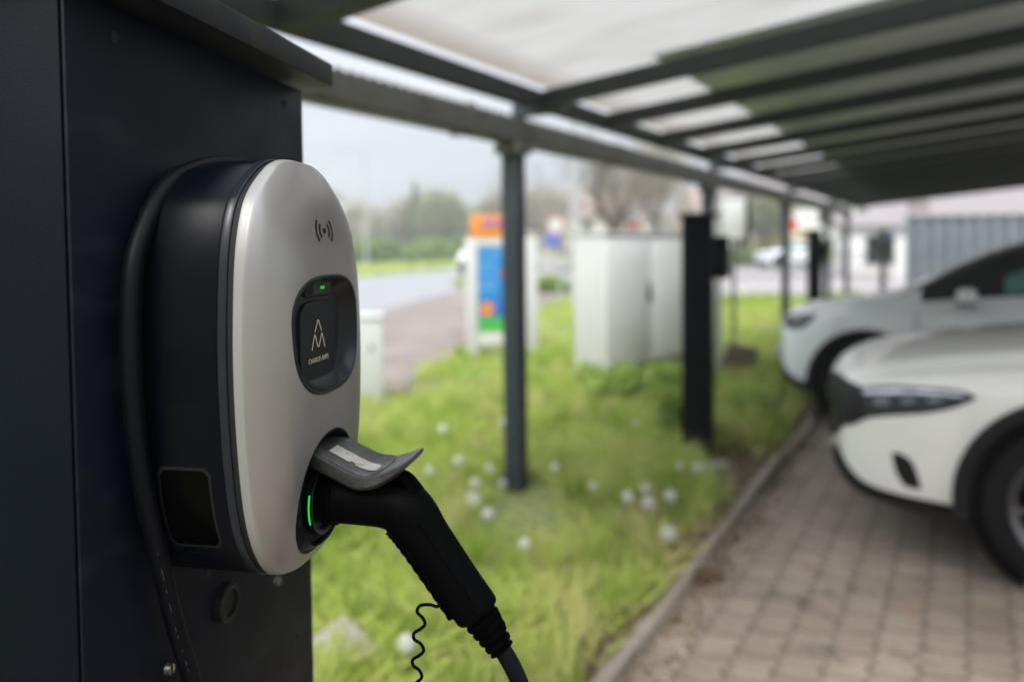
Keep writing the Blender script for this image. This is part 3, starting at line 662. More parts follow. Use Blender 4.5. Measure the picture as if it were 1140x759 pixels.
# gutter: an open U trough
prf = [(-.075, 2.27), (-.075, 2.115), (-.045, 2.105), (.05, 2.105), (.07, 2.12), (.07, 2.24), (.066, 2.24), (.066, 2.124), (.048, 2.110), (-.043, 2.110), (-.070, 2.119), (-.070, 2.27)]
bm = bmesh.new(); RR = [[bm.verts.new((x, y, z)) for x, z in prf] for y in (Y0l, Y1l)]
for k in range(len(prf)): bm.faces.new((RR[0][k], RR[0][(k+1) % len(prf)], RR[1][(k+1) % len(prf)], RR[1][k]))
for r in RR: bm.faces.new(r)
gut = from_bm('gutter', bm, M['gutter'], cn, smooth=True, auto=30)
bm = bmesh.new()
pv = None
for k in range(int(LL/.0375)):
    z1 = 2.262 if k % 2 else 2.244; y_ = Y0l+.04+k*.0375; cur = [bm.verts.new((.067, y_, 2.235)), bm.verts.new((.067, y_, z1)), bm.verts.new((.052, y_, z1+.006))]
    if pv:
        bm.faces.new((pv[0], cur[0], cur[1], pv[1])); bm.faces.new((pv[1], cur[1], cur[2], pv[2]))
    pv = cur
from_bm('gutter_guard', bm, M['gutter'], gut)
for yy in np.arange(Y0l+.5, Y1l, 2.015):
    boxobj('gutter_joint', (-.002, float(yy), 2.185), (.154, .03, .176), M['gutter'], gut, .004)
boxobj('edge_beam', (EX, yc, EZ+.05), (.07, LL, .10), M['rafter'], cn, .004)
# rafters; first start positions measured along U from post 1
rpos = [-3.0, -2.05, -.14, .76]+[1.80+1.09*k for k in range(13)]
rlen = RD-EX
def slab(name, x0, x1, y0, y1, zoff, th, m, parent):
    bm = bmesh.new(); z0 = rz_(x0)+zoff; z1 = rz_(x1)+zoff
    V = [(x0, y0, z0), (x1, y0, z1), (x1, y1, z1), (x0, y1, z0), (x0, y0, z0+th), (x1, y0, z1+th), (x1, y1, z1+th), (x0, y1, z0+th)]
    vs = [bm.verts.new(v) for v in V]
    for f in ((0, 3, 2, 1), (4, 5, 6, 7), (0, 1, 5, 4), (1, 2, 6, 5), (2, 3, 7, 6), (3, 0, 4, 7)): bm.faces.new([vs[i] for i in f])
    return from_bm(name, bm, m, parent)
for y in rpos:
    hw_ = .055 if y == -2.05 else .035
    slab('rafter', EX+.036, RD, y-hw_, y+hw_, -.01 if hw_ > .05 else .005, .115 if hw_ > .05 else .095, M['rafter'], cn)
slab('end_beam', RD-.06, RD, Y0l, Y1l, .102, .05, M['rafter'], cn)
# roof sheets
m, nt, b = new_mat('translucent_roof_sheet'); N = nt.nodes; Lk = nt.links
tcn = N.new('ShaderNodeTexCoord'); mpn = N.new('ShaderNodeMapping'); mpn.inputs['Scale'].default_value = (1.2, 3.5, 1); Lk.new(tcn.outputs['Object'], mpn.inputs[0])
n1 = N.new('ShaderNodeTexNoise'); n1.inputs['Scale'].default_value = 1.4; n1.inputs['Detail'].default_value = 8; Lk.new(mpn.outputs[0], n1.inputs['Vector'])
r1 = N.new('ShaderNodeValToRGB'); e = r1.color_ramp.elements; e[0].position = .33; e[0].color = (.245, .236, .218, 1); e[1].position = .6; e[1].color = (.285, .278, .262, 1); Lk.new(n1.outputs['Fac'], r1.inputs[0])
sx = N.new('ShaderNodeSeparateXYZ'); Lk.new(tcn.outputs['Object'], sx.inputs[0])
mr = N.new('ShaderNodeMapRange'); mr.inputs[1].default_value = .30; mr.inputs[2].default_value = .50; mr.inputs[3].default_value = 1; mr.inputs[4].default_value = 0; Lk.new(sx.outputs[0], mr.inputs[0])
nm = N.new('ShaderNodeMath'); nm.operation = 'MULTIPLY'; Lk.new(mr.outputs[0], nm.inputs[0]); Lk.new(n1.outputs['Fac'], nm.inputs[1])
m3 = N.new('ShaderNodeMix'); m3.data_type = 'RGBA'; Lk.new(nm.outputs[0], m3.inputs[0]); Lk.new(r1.outputs[0], m3.inputs[6]); m3.inputs[7].default_value = (.12, .088, .058, 1)
t = N.new('ShaderNodeBsdfTranslucent'); Lk.new(m3.outputs[2], t.inputs['Color']); Lk.new(m3.outputs[2], b.inputs['Base Color']); b.inputs['Roughness'].default_value = .4
ms = N.new('ShaderNodeMixShader'); ms.inputs[0].default_value = .86; Lk.new(b.outputs[0], ms.inputs[1]); Lk.new(t.outputs[0], ms.inputs[2]); Lk.new(ms.outputs[0], N['Material Output'].inputs['Surface'])
M['sheet'] = m
M['solar'] = mat('roof_sheet_underside', (.50, .53, .58), .28, var=.15, scale=1.2, dirt=(.42, .45, .45), dscale=1.2)
def planar(name, x0, x1, y0, y1, m):
    bm = bmesh.new(); n = 24; rows = []
    for i in range(n+1):
        x = x0+(x1-x0)*i/n; rows.append([bm.verts.new((x, y, rz_(x)+.155)) for y in (y0, y1)])
    for i in range(n): bm.faces.new((rows[i][0], rows[i+1][0], rows[i+1][1], rows[i][1]))
    return from_bm(name, bm, m, cn)
edges = [Y0l]+rpos[1:]+[Y1l]
for a, b_ in zip(edges[:-1], edges[1:]):
    clear = (-4.3 < (a+b_)/2 < -.1)  # unseen end bay made clear as well, to let in more skylight
    if clear: planar('clear_sheet', EX-.03, RD+.1, a+.002, b_-.002, M['sheet'])
    else:
        planar('clear_sheet', EX-.03, EX+.66, a+.002, b_-.002, M['sheet'])
        slab('opaque_sheet', EX+.665, RD+.1, a+.002, b_-.002, .153, .03, M['solar'], cn)
for k in (4, 5, 6, 7, 8): 
    y = rpos[k]+.55 if k < len(rpos) else 0
    x = 2.95; cylobj('roof_lamp', (x, y, rz_(x)+.06), (x, y, rz_(x)+.15), .07, M['white'], cn)
# rain downpipe by the second post
dp = catmull([Vector((.02, 4.25, 2.11)), Vector((.02, 4.25, 2.02)), Vector((.05, 4.20, 1.93)), Vector((.07, 4.18, 1.86)), Vector((.07, 4.18, 1.70)), Vector((.07, 4.18, .03))], 6)
sweep('downpipe', dp, .037, M['white'], cn, 16)

# ------------------------------------------------------------------ cars
def interp_stations(st, x):
    xs = [s[0] for s in st]; return [float(np.interp(x, xs, [s[k] for s in st])) for k in range(1, 6)]
def build_car(name, label, st, glassx, axf, axr, wr, paint, L, bow, loc, rz, group, cabin, detail=True, side=None):
    t = thing(name, label, 'car', loc, rz, group)
    bm = bmesh.new(); rings = []
    for (x, hw, zb, zs, zt, hwr) in st:
        gh = zt-zs
        half = [(0, zb), (.70*hw, zb), (.90*hw, zb+.015), (.975*hw, zb+.10), (.995*hw, zb+.26*(zs-zb)+.05), (hw, zb+.60*(zs-zb)), (.985*hw, zs-.09*(zs-zb)-.02), (.945*hw, zs)]
        gb = .90*hw if gh > .15 else .86*hw
        half += [(gb, zs+.10*gh+.004), (gb+(hwr-gb)*.45, zs+.52*gh), (hwr+.02, zt-.11*gh-.006), (hwr*.88, zt-.03*gh-.002), (hwr*.5, zt+.012), (0, zt+.018)]
        ring = []
        fade = max(0, 1-x/.95)**1.3; fr = max(0, 1-(L-x)/.6)**1.3
        for (y, z) in half: ring.append((x+bow*fade*(abs(y)/.9)**2.3-.16*fr*(abs(y)/.9)**2, y, z))
        for (y, z) in half[-2:0:-1]: ring.append((x+bow*fade*(abs(y)/.9)**2.3-.16*fr*(abs(y)/.9)**2, -y, z))
        rings.append([bm.verts.new((a, b_, c)) for a, b_, c in ring])
    n = len(rings[0]); cw, cr_, side0, side1, rw = glassx
    for i in range(len(rings)-1):
        xm = (st[i][0]+st[i+1][0])/2
        for k in range(n):
            f = bm.faces.new((rings[i][k], rings[i][(k+1) % n], rings[i+1][(k+1) % n], rings[i+1][k])); kk = k if k < 13 else 25-k
            mi = 0
            if kk in (0, 1, 2): mi = 2
            if kk == 0 or kk == 1: mi = 2
            if kk in (8, 9) and side0 < xm < side1: mi = 1
            if kk in (10, 11, 12) and cw < xm < cr_: mi = 1
            if kk in (10, 11, 12) and rw[0] < xm < rw[1]: mi = 1
            f.material_index = mi; f.smooth = True
    for r, s in ((rings[0], st[0]), (rings[-1], st[-1])):
        c = bm.verts.new((s[0]-(.015 if s is st[0] else -.015), 0, (s[2]+s[4])/2))
        for k in range(n): f = bm.faces.new((r[k], r[(k+1) % n], c)); f.smooth = True
    bmesh.ops.recalc_face_normals(bm, faces=bm.faces)
    cr2 = [e for e in bm.edges if len(e.link_faces) == 2 and e.link_faces[0].material_index != e.link_faces[1].material_index]
    body = from_bm('body', bm, [paint, M['glass'], M['clad']], t)
    md = body.modifiers.new('s', 'SUBSURF'); md.levels = md.render_levels = 2
    cut = []
    for ax in (axf, axr):
        for s in (-1, 1):
            b2 = bmesh.new(); cyl(b2, (ax, s*.60, wr+.01), (ax, s*1.3, wr+.01), wr+.055, None, 48); cut.append(from_bm('cutter', b2, None, t))
    bpy.context.view_layer.update(); evaluated(body); boolean(body, cut)
    bpy.context.view_layer.update()
    bmx = bmesh.new(); bmx.from_mesh(body.data); bvh = BVHTree.FromBMesh(bmx)
    # split off windows and cladding
    for idx, nm_, mm in ((1, 'windows', M['glass']), (2, 'lower_cladding', M['clad'])):
        b3 = bmx.copy(); bmesh.ops.delete(b3, geom=[f for f in b3.faces if f.material_index != idx], context='FACES')
        for f in b3.faces: f.material_index = 0
        from_bm(nm_, b3, mm, t, smooth=True, auto=35, recalc=False)
    bmesh.ops.delete(bmx, geom=[f for f in bmx.faces if f.material_index in (1, 2)], context='FACES')
    bmx.to_mesh(body.data); bmx.free(); body.data.materials.clear(); body.data.materials.append(paint)
    body.data.polygons.foreach_set('use_smooth', [True]*len(body.data.polygons)); body.data.set_sharp_from_angle(angle=math.radians(35))
    # wheels, arches
    for ax in (axf, axr):
        for s in (-1, 1):
            yw = s*.80
            hwx = interp_stations(st, ax)[0]
            # arch trim ring
            rg = []
            for k in range(33):
                a = math.radians(-12+204*k/32); ca, sa = math.cos(a), math.sin(a); row = []
                for (rr, yy) in ((wr+.050, hwx*.955), (wr+.050, hwx+.004), (wr+.060, hwx+.010), (wr+.105, hwx+.006), (wr+.110, hwx-.01)):
                    row.append((ax+ca*rr, s*yy, max(.16, wr+.01+sa*rr)))
                rg.append(row)
            bm = bmesh.new(); R = [[bm.verts.new(v) for v in r] for r in rg]
            for i in range(32):
                for k in range(4): bm.faces.new((R[i][k], R[i][k+1], R[i+1][k+1], R[i+1][k]))
            from_bm('arch_trim', bm, M['clad'], t, smooth=True, auto=50)
            # liner
            lathe('arch_liner', [(wr+.054, s*(hwx-.02)), (wr+.052, s*.61), (.0, s*.605)], M['clad'], t, 40, 'Y', (ax, 0, wr+.01))
            wh = bpy.data.objects.new('wheel', None)
            wr_ = wr
            tyre = lathe('tyre', [(wr_*.70, -.105), (wr_*.74, -.118), (wr_*.90, -.122), (wr_*.975, -.108), (wr_, -.075), (wr_, .075), (wr_*.975, .108), (wr_*.90, .122), (wr_*.74, .118), (wr_*.70, .105)], M['tyre'], t, 56, 'Y', (0, 0, 0), ring=True)
            tyre.location = (ax, yw, wr)
            tyre.name = 'wheel'
            rim = lathe('rim', [(wr_*.62, .0), (wr_*.64, s*.10), (wr_*.72, s*.121), (wr_*.735, s*.115), (wr_*.70, s*.08), (wr_*.66, -.0)], M['rim'], tyre, 48, 'Y')
            bm = bmesh.new()
            for k in range(10):
                a = 2*PI*k/10+(.12 if k % 2 else -.12); rot = Matrix.Rotation(-a, 3, 'Y')
                v = box(bm, (wr_*.37, s*.095, 0), (wr_*.60, .02, .022), None, .003, 1); bmesh.ops.rotate(bm, cent=(0, 0, 0), matrix=rot, verts=v)
            cyl(bm, (0, s*.07, 0), (0, s*.112, 0), wr_*.17, wr_*.15, 24)
            from_bm('spokes', bm, M['rim'], tyre, smooth=True, auto=35)
            lathe('brake_disc', [(0, 0), (wr_*.45, 0), (wr_*.45, s*.02), (0, s*.02)], M['gutter'], tyre, 32, 'Y')
            bpy.data.objects.remove(wh)
    return t, bvh
def drape(name, t, bvh, top, bot, m, rows=8, off=.004, mode='x', mirror=True, parent=None, sub=4):
    """top/bot polylines of the same length. mode 'x': points (y,z), cast along +x; 'q': (q,z) cast at 50 degrees from the front corner; 'y': (x,z) cast from the near side."""
    T = catmull([Vector((a, b_, 0)) for a, b_ in top], sub); B = catmull([Vector((a, b_, 0)) for a, b_ in bot], sub)
    pts = []
    ang = math.radians(48)
    for i in range(len(T)):
        row = []
        for j in range(rows+1):
            q = T[i].lerp(B[i], j/rows)
            if mode == 'x': o_ = Vector((-2, q.x, q.y)); d_ = Vector((1, 0, 0))
            elif mode == 'y': o_ = Vector((q.x, -3, q.y)); d_ = Vector((0, 1, 0))
            else:
                d_ = Vector((math.cos(ang), math.sin(ang), 0)); perp = Vector((math.sin(ang), -math.cos(ang), 0)); o_ = Vector((0, 0, q.y))+perp*q.x-d_*3
            hit, nrm, _, _ = bvh.ray_cast(o_, d_)
            row.append(None if hit is None else hit+(nrm if nrm.dot(d_) < 0 else -nrm)*off)
        pts.append(row)
    out = []
    for sgn in ((1, -1) if mirror else (1,)):
        bm = bmesh.new(); G = [[(bm.verts.new((p.x, p.y*sgn, p.z)) if p is not None else None) for p in r] for r in pts]
        for i in range(len(G)-1):
            for j in range(rows):
                f = (G[i][j], G[i+1][j], G[i+1][j+1], G[i][j+1])
                if None not in f and len({v.co.to_tuple(6) for v in f}) == 4 and max((a.co-b_.co).length for a in f for b_ in f) < .3: bm.faces.new(f)
        out.append(from_bm(name, bm, m, parent or t, smooth=True))
    return out
# --- near car
near_st = [  # x, half width, bottom, shoulder z, top z, roof half width
 (0.00, .66, .40, .68, .73, .50), (0.03, .74, .30, .76, .815, .58), (0.09, .80, .235, .815, .870, .63), (0.22, .86, .215, .855, .915, .66),
 (0.50, .915, .21, .90, .975, .69), (1.04, .94, .21, .955, 1.045, .70), (1.42, .945, .21, .985, 1.085, .70), (1.56, .945, .21, 1.0, 1.13, .68),
 (2.00, .945, .21, 1.01, 1.40, .60), (2.40, .945, .21, 1.02, 1.57, .575), (2.95, .945, .21, 1.03, 1.62, .57), (3.55, .94, .22, 1.04, 1.60, .56),
 (4.10, .935, .24, 1.05, 1.50, .55), (4.45, .915, .27, 1.04, 1.24, .56), (4.62, .88, .30, .98, 1.08, .58), (4.72, .80, .36, .90, .97, .55), (4.76, .70, .45, .80, .86, .5)]
CARG = 'white cars parked nose-in under the carport'
RZV = math.atan2(Vv.y, Vv.x)
axn = Vector((2.36, 3.24, 0))       # ground point under the near front wheel
n_loc = axn+U*.80-Vv*1.04
car1, bvh1 = build_car('parked_car', 'warm white car nearest the camera with black grille panel, cut off by the right edge', near_st, (1.45, 2.3, 1.62, 4.2, (4.12, 4.42)), 1.10, 3.9, .365, M['carw'], 4.76, .24, n_loc, RZV, CARG, None)
# grille + lamps
drape('grille', car1, bvh1, [(-.78, .765), (-.4, .775), (0, .785), (.4, .775), (.78, .765)], [(-.74, .60), (-.45, .47), (0, .44), (.45, .47), (.74, .60)], M['clad'], 8, .006, 'x', False, sub=6)
for zz in (.52, .60, .68): drape('grille_slat', car1, bvh1, [(-.48, zz+.008), (0, zz+.010), (.48, zz+.008)], [(-.48, zz-.006), (0, zz-.006), (.48, zz-.006)], M['rim'], 1, .012, 'x', False, sub=8)
drape('grille_emblem', car1, bvh1, [(-.07, .67), (0, .685), (.07, .67)], [(-.07, .58), (0, .565), (.07, .58)], M['rim'], 3, .016, 'x', False, sub=6)
def drape_view(name, t, bvh, top, bot, m, rows=6, off=.005, parent=None, sub=5, mirror=True):
    """outline given as seen in the photograph, cast onto the body, then kept in the car's own frame and mirrored to its other side"""
    mi = Matrix.LocRotScale(t.location, t.rotation_euler, None).inverted(); o_ = mi @ CAM; R = mi.to_3x3()
    T = catmull([Vector((a, b_, 0)) for a, b_ in top], sub); B = catmull([Vector((a, b_, 0)) for a, b_ in bot], sub); pts = []
    for i in range(len(T)):
        row = []
        for j in range(rows+1):
            q = T[i].lerp(B[i], j/rows); d_ = (R @ ray(q.x, q.y)).normalized(); hit, nrm, _, _ = bvh.ray_cast(o_, d_)
            row.append(None if hit is None else hit+(nrm if nrm.dot(d_) < 0 else -nrm)*off)
        pts.append(row)
    for sgn in ((1, -1) if mirror else (1,)):
        bm = bmesh.new(); G = [[(bm.verts.new((p.x, p.y*sgn, p.z)) if p is not None else None) for p in r] for r in pts]
        for i in range(len(G)-1):
            for j in range(rows):
                f = (G[i][j], G[i+1][j], G[i+1][j+1], G[i][j+1])
                if None not in f and max((a.co-b_.co).length for a in f for b_ in f) < .35: bm.faces.new(f)
        from_bm(name, bm, m, parent or t, smooth=True)
drape_view('grille_side', car1, bvh1, [(926, 412), (935, 416), (948, 425), (964, 432)], [(928, 440), (935, 466), (947, 473), (964, 466)], M['clad'], 6, .007)
drape_view('headlight', car1, bvh1, [(958, 431), (985, 429), (1030, 431), (1070, 435), (1088, 442)], [(962, 466), (985, 463), (1030, 460), (1062, 454), (1088, 443)], M['lampg'])
drape_view('headlight_strip', car1, bvh1, [(962, 434), (1000, 433), (1040, 435), (1074, 439)], [(963, 439), (1000, 438), (1040, 439), (1074, 442)], M['lampi'], 2, .010)
for q_ in (0, 1, 2): drape_view('headlight_module', car1, bvh1, [(974+29*q_, 443), (984+29*q_, 442), (992+29*q_, 443)], [(975+29*q_, 450-q_), (984+29*q_, 451-q_), (991+29*q_, 449-q_)], M['lampm'], 3, .011, sub=4)
drape_view('bumper_vent', car1, bvh1, [(992, 503), (1004, 505), (1017, 516), (1026, 543)], [(993, 504), (998, 525), (1008, 540), (1024, 544)], M['clad'], 5)
drape('lower_intake', car1, bvh1, [(-.55, .40), (0, .42), (.55, .40)], [(-.58, .29), (0, .27), (.58, .29)], M['clad'], 4, .006, 'x', False, sub=8)
def mirror_parts(t, x, z, hw, paint):
    for s in (-1, 1):
        bm = bmesh.new(); box(bm, (x, s*(hw+.13), z), (.13, .20, .12), None, .035, 3); o = from_bm('wing_mirror', bm, paint, t, smooth=True, auto=60)
        boxobj('mirror_foot', (x, s*(hw+.01), z-.05), (.09, .10, .03), M['clad'], o, .008)
        boxobj('mirror_base', (x, s*(hw+.13), z-.052), (.12, .18, .03), M['clad'], o, .008)
def door_lines(t, st, xs, z0, z1):
    for x in xs:
        for s in (-1, 1):
            hw = interp_stations(st, x)[0]
            bm = bmesh.new(); box(bm, (x, s*(hw-.002), (z0+z1)/2), (.006, .010, z1-z0), None, 0); from_bm('door_gap', bm, M['clad'], t)
    for x in xs[1:]:
        for s in (-1, 1):
            hw = interp_stations(st, x)[0]; boxobj('door_handle', (x-.14, s*(hw+.008), z1-.07), (.17, .025, .03), M['rim'], t, .01)
mirror_parts(car1, 1.75, 1.09, .90, M['carw']); door_lines(car1, near_st, (1.62, 2.62, 3.55), .36, .94)
drape('tail_light', car1, bvh1, [(-.2, .9), (-.1, .9)], [(-.2, .8), (-.1, .8)], M['redl'], 2, .004, 'x', False) if False else None
for s in (-1, 1): boxobj('tail_light', (4.66, s*.62, .93), (.10, .34, .11), M['redl'], car1, .03)

# --- silver-white car behind it
far_st = [(0.00, .62, .42, .68, .74, .48), (0.03, .70, .32, .76, .82, .56), (0.09, .77, .25, .83, .885, .62), (0.22, .83, .225, .885, .94, .66),
 (0.45, .885, .22, .93, .985, .68), (0.80, .915, .22, .97, 1.03, .69), (1.00, .92, .22, .99, 1.07, .69), (1.12, .92, .22, 1.0, 1.13, .67),
 (1.55, .925, .22, 1.01, 1.38, .61), (1.98, .925, .22, 1.02, 1.53, .58), (2.5, .925, .22, 1.03, 1.585, .57), (3.1, .92, .22, 1.05, 1.57, .56),
 (3.70, .91, .24, 1.06, 1.49, .55), (4.02, .89, .27, 1.05, 1.26, .56), (4.18, .86, .30, .99, 1.09, .58), (4.26, .78, .36, .90, .98, .55), (4.29, .70, .45, .80, .87, .5)]
axf_ = Vector((2.86, 6.12, 0)); f_loc = axf_+U*.78-Vv*.80
car2, bvh2 = build_car('parked_car', 'silver white hatchback parked beyond the nearest car, nose over the kerb and painted teal reflection in its window', far_st, (1.02, 1.9, 1.20, 3.8, (3.72, 4.0)), .80, 3.57, .345, M['carc'], 4.29, .22, f_loc, RZV, CARG, None)
drape_view('headlight', car2, bvh2, [(873, 352), (882, 350), (895, 349), (908, 350)], [(873, 363), (882, 366), (895, 364), (908, 354)], M['lampg'])
drape('lower_intake', car2, bvh2, [(-.50, .42), (0, .44), (.50, .42)], [(-.52, .30), (0, .28), (.52, .30)], M['clad'], 4, .006, 'x', False, sub=8)
drape('grille', car2, bvh2, [(-.46, .72), (0, .735), (.46, .72)], [(-.46, .68), (0, .67), (.46, .68)], M['clad'], 2, .006, 'x', False, sub=8)
mirror_parts(car2, 1.48, 1.09, .885, M['carc']); door_lines(car2, far_st, (1.15, 2.25, 3.2), .38, .94)
boxobj('front_plate', (-.02, 0, .50), (.02, .52, .11), M['white'], car2, .004)
for s in (-1, 1): boxobj('tail_light', (4.19, s*.62, .93), (.10, .30, .12), M['redl'], car2, .03)
# front door pane, teal reflection painted into its colour
drape('door_glass_reflection', car2, bvh2, [(1.72, 1.22), (2.0, 1.34), (2.25, 1.36)], [(1.72, 1.10), (2.0, 1.12), (2.25, 1.12)], M['glass_refl'], 3, .006, 'y', True)
# --- cars far away
def far_car(src, label, x, y, rz, group='cars in the distance'):
    c = copy_tree(src); c.location = (x, y, 0); c.rotation_euler = (0, 0, rz); tag(c, label, None, group); return c
far_car(car2, 'white car driving past beyond the far lawn, seen between the dark posts', 14.2, 44, .25)
far_car(car2, 'small white car standing right of the poster board by the round sign', 1.2, 37, 2.6)
far_car(car1, 'pale car far up the road before the hedges, left of the orange topped board', -9.2, 74, 1.1)
far_car(car2, 'distant white car farther left, in front of the bright green bush', -12.6, 78, 1.3)

# ------------------------------------------------------------------ white electrical cabinet
ec = thing('electrical_cabinet', 'large pale grey two-door electrical cabinet on a concrete foot in the lawn', 'cabinet', (.925, 7.65, 0), math.atan2(.74, .67))
W_, D_, H_ = 1.72, .38, 1.60
boxobj('plinth', (W_/2, D_/2, .10), (W_-.04, D_-.04, .22), M['conc'], ec, .01)
boxobj('body', (W_/2, D_/2, .205+(H_-.205)/2), (W_, D_, H_-.205), M['white'], ec, .006)
boxobj('roof', (W_/2, D_/2, H_+.012), (W_+.05, D_+.06, .03), M['white'], ec, .008)
for k in (0, 1):
    o = boxobj('door', (W_*(.25+.5*k), -.008, .24+(H_-.27)/2), (W_/2-.012, .016, H_-.29), M['whitedoor'], ec, .003)
    if k == 0: boxobj('handle', (W_*.5-.05, -.026, .98), (.035, .03, .14), M['handle'], o, .006); boxobj('lock_plate', (W_*.5-.05, -.019, .98), (.06, .012, .20), M['handle'], o, .004)
# ------------------------------------------------------------------ low white distribution box beside the pavement
bx = thing('distribution_box', 'low white distribution box on the pavement edge, half hidden by the charger', 'distribution box', (-1.44, 7.22, 0), .15)
boxobj('body', (0, 0, .43), (.40, .24, .80), M['white'], bx, .008); boxobj('lid', (0, 0, .845), (.44, .28, .035), M['white'], bx, .01); boxobj('foot', (0, 0, .01), (.42, .26, .06), M['conc'], bx, .005); boxobj('lock', (.10, -.122, .55), (.03, .01, .05), M['handle'], bx, .003)
# ------------------------------------------------------------------ poster board
ps = Vector((-.61, 10.04, 0)); pe = Vector((.33, 10.22, 0)); dv = (pe-ps); WB = dv.length
bd = thing('poster_board', 'white framed poster board with blue poster and orange topper behind the grey post', 'notice board', ps, math.atan2(dv.y, dv.x))
for x in (.075, WB-.075):
    boxobj('leg', (x, 0, .80), (.155, .09, 1.60), M['white'], bd, .01)
boxobj('top_rail', (WB/2, 0, 1.535), (WB-.31, .08, .10), M['white'], bd, .005); boxobj('bottom_rail', (WB/2, 0, .26), (WB-.31, .08, .16), M['white'], bd, .005)
# poster: printed flat panel (blue ground, lighter top, orange disc, green foot, unreadable lines)
m, nt, b = new_mat('poster_blue'); N = nt.nodes; Lk = nt.links
tcn = N.new('ShaderNodeTexCoord'); s_ = N.new('ShaderNodeSeparateXYZ'); Lk.new(tcn.outputs['Object'], s_.inputs[0])
nzz = N.new('ShaderNodeTexNoise'); nzz.inputs['Scale'].default_value = 4; Lk.new(tcn.outputs['Object'], nzz.inputs['Vector'])
ad = N.new('ShaderNodeMath'); ad.operation = 'MULTIPLY_ADD'; ad.inputs[1].default_value = .25; Lk.new(nzz.outputs['Fac'], ad.inputs[0]); Lk.new(s_.outputs[2], ad.inputs[2])
rpp = N.new('ShaderNodeValToRGB'); e = rpp.color_ramp.elements; e[0].position = .55; e[0].color = (.03, .05, .32, 1); e[1].position = 1.0; e[1].color = (.02, .20, .48, 1)
Lk.new(ad.outputs[0], rpp.inputs[0]); Lk.new(rpp.outputs[0], b.inputs['Base Color']); b.inputs['Roughness'].default_value = .3
M['poster'] = m
pst = boxobj('poster', (WB/2, -.012, .915), (WB-.315, .03, 1.135), M['poster'], bd, 0)
M['org'] = mat('print_orange', (.60, .22, .03), .4, var=.12, scale=5); M['grn'] = mat('print_green', (.05, .36, .06), .4, var=.2, scale=8); M['pur'] = mat('print_purple', (.25, .08, .35), .4); M['redp'] = mat('print_red', (.5, .05, .04), .4); M['lb'] = mat('print_pale_blue', (.20, .42, .62), .4, var=.4, scale=9); M['bluep'] = mat('sign_blue', (.10, .14, .40), .4)
boxobj('green_foot', (WB/2, -.029, .45), (WB-.33, .004, .20), M['grn'], pst, 0)
lathe('orange_disc', [(0, -.031), (.095, -.031), (.095, -.027), (0, -.027)], M['org'], pst, 40, 'Y', (.27, 0, .66))
lathe('red_disc', [(0, -.031), (.07, -.031), (.07, -.027), (0, -.027)], M['redp'], pst, 40, 'Y', (.52, 0, 1.13))
for k, (z, wd) in enumerate(((1.40, .34), (1.27, .26), (1.16, .22), (1.02, .24), (.94, .22))):
    for q in range(int(wd/.055)): boxobj('print_line', (.20+q*.055+random.uniform(0, .01), -.0285, z), (.038, .003, .028), M['lb'], pst, 0)
boxobj('header_strip', (WB/2, -.0285, .335), (WB-.33, .003, .022), M['redp'], pst, 0)
tp = boxobj('topper', (.44, 0, 1.745), (.74, .05, .31), M['org'], bd, .004)
for q in range(5): boxobj('topper_print', (.26+q*.095, -.0275, 1.79+.006*math.sin(q*3)), (.07, .004, .09), M['pur'], tp, .001)
# ------------------------------------------------------------------ lamp post and road signs
lp = thing('street_lamp', 'tall pale grey street lamp pole behind the electrical cabinet', 'street lamp', (1.50, 18.2, 0), 0)
bm = bmesh.new(); cyl(bm, (0, 0, 0), (0, 0, 7.5), .105, .06, 24); from_bm('pole', bm, M['gutter'] if False else M['pole'], lp, smooth=True, auto=40)
sweep('arm', catmull([Vector((0, 0, 7.4)), Vector((.2, 0, 7.9)), Vector((.9, 0, 8.1))], 6), .04, M['pole'], lp); boxobj('lamp_head', (1.15, 0, 8.1), (.6, .22, .1), M['pole'], lp, .03)
def small_pole(name, label, cat, loc, h, rz=0):
    t = thing(name, label, cat, loc, rz, 'signs on poles'); cylobj('pole', (0, 0, 0), (0, 0, h), .03, M['pole'], t, n=12); return t
s1 = small_pole('road_sign', 'round white road sign with red edge above a blue square', 'road sign', (1.36, 21.5, 0), 2.35)
lathe('round_sign', [(0, -.05), (.26, -.05), (.26, -.035), (0, -.035)], M['white'], s1, 32, 'Y', (-.12, 0, 2.05)); lathe('sign_rim', [(.225, -.054), (.262, -.054), (.262, -.05), (.225, -.05)], M['redp'], s1, 32, 'Y', (-.12, 0, 2.05), ring=True)
boxobj('blue_sign', (-.22, -.045, 1.62), (.42, .012, .40), M['bluep'], s1, .01)
s2 = small_pole('road_sign', 'white and red sign plate on a pole above the electrical cabinet', 'road sign', (4.15, 26, 0), 3.0)
boxobj('white_plate', (0, -.045, 2.52), (.50, .012, .58), M['white'], s2, .03); boxobj('red_plate', (0, -.045, 2.12), (.52, .012, .18), M['redp'], s2, .01)
s3 = small_pole('road_sign', 'small red sign plate by the far road between the two dark posts', 'road sign', (13.2, 36, 0), 2.6); boxobj('red_plate', (0, -.045, 2.3), (.5, .012, .55), M['redp'], s3, .02)
# far lamp posts left
for k, (px, Y) in enumerate(((408, 60), (431, 85))):
    p = atY(px, 300, Y); t = thing('street_lamp', ['slim street lamp over the road just right of the charger', 'thinner street lamp farther up the road'][k], 'street lamp', (p.x, Y, 0), PI, 'street lamps along the road')
    cylobj('pole', (0, 0, 0), (0, 0, 9), .12, M['pole'], t, .07, 12); cylobj('arm', (0, 0, 8.95), (1.6, 0, 9.2), .05, M['pole'], t, n=10); boxobj('lamp_head', (1.8, 0, 9.2), (.7, .25, .12), M['pole'], t, .03)

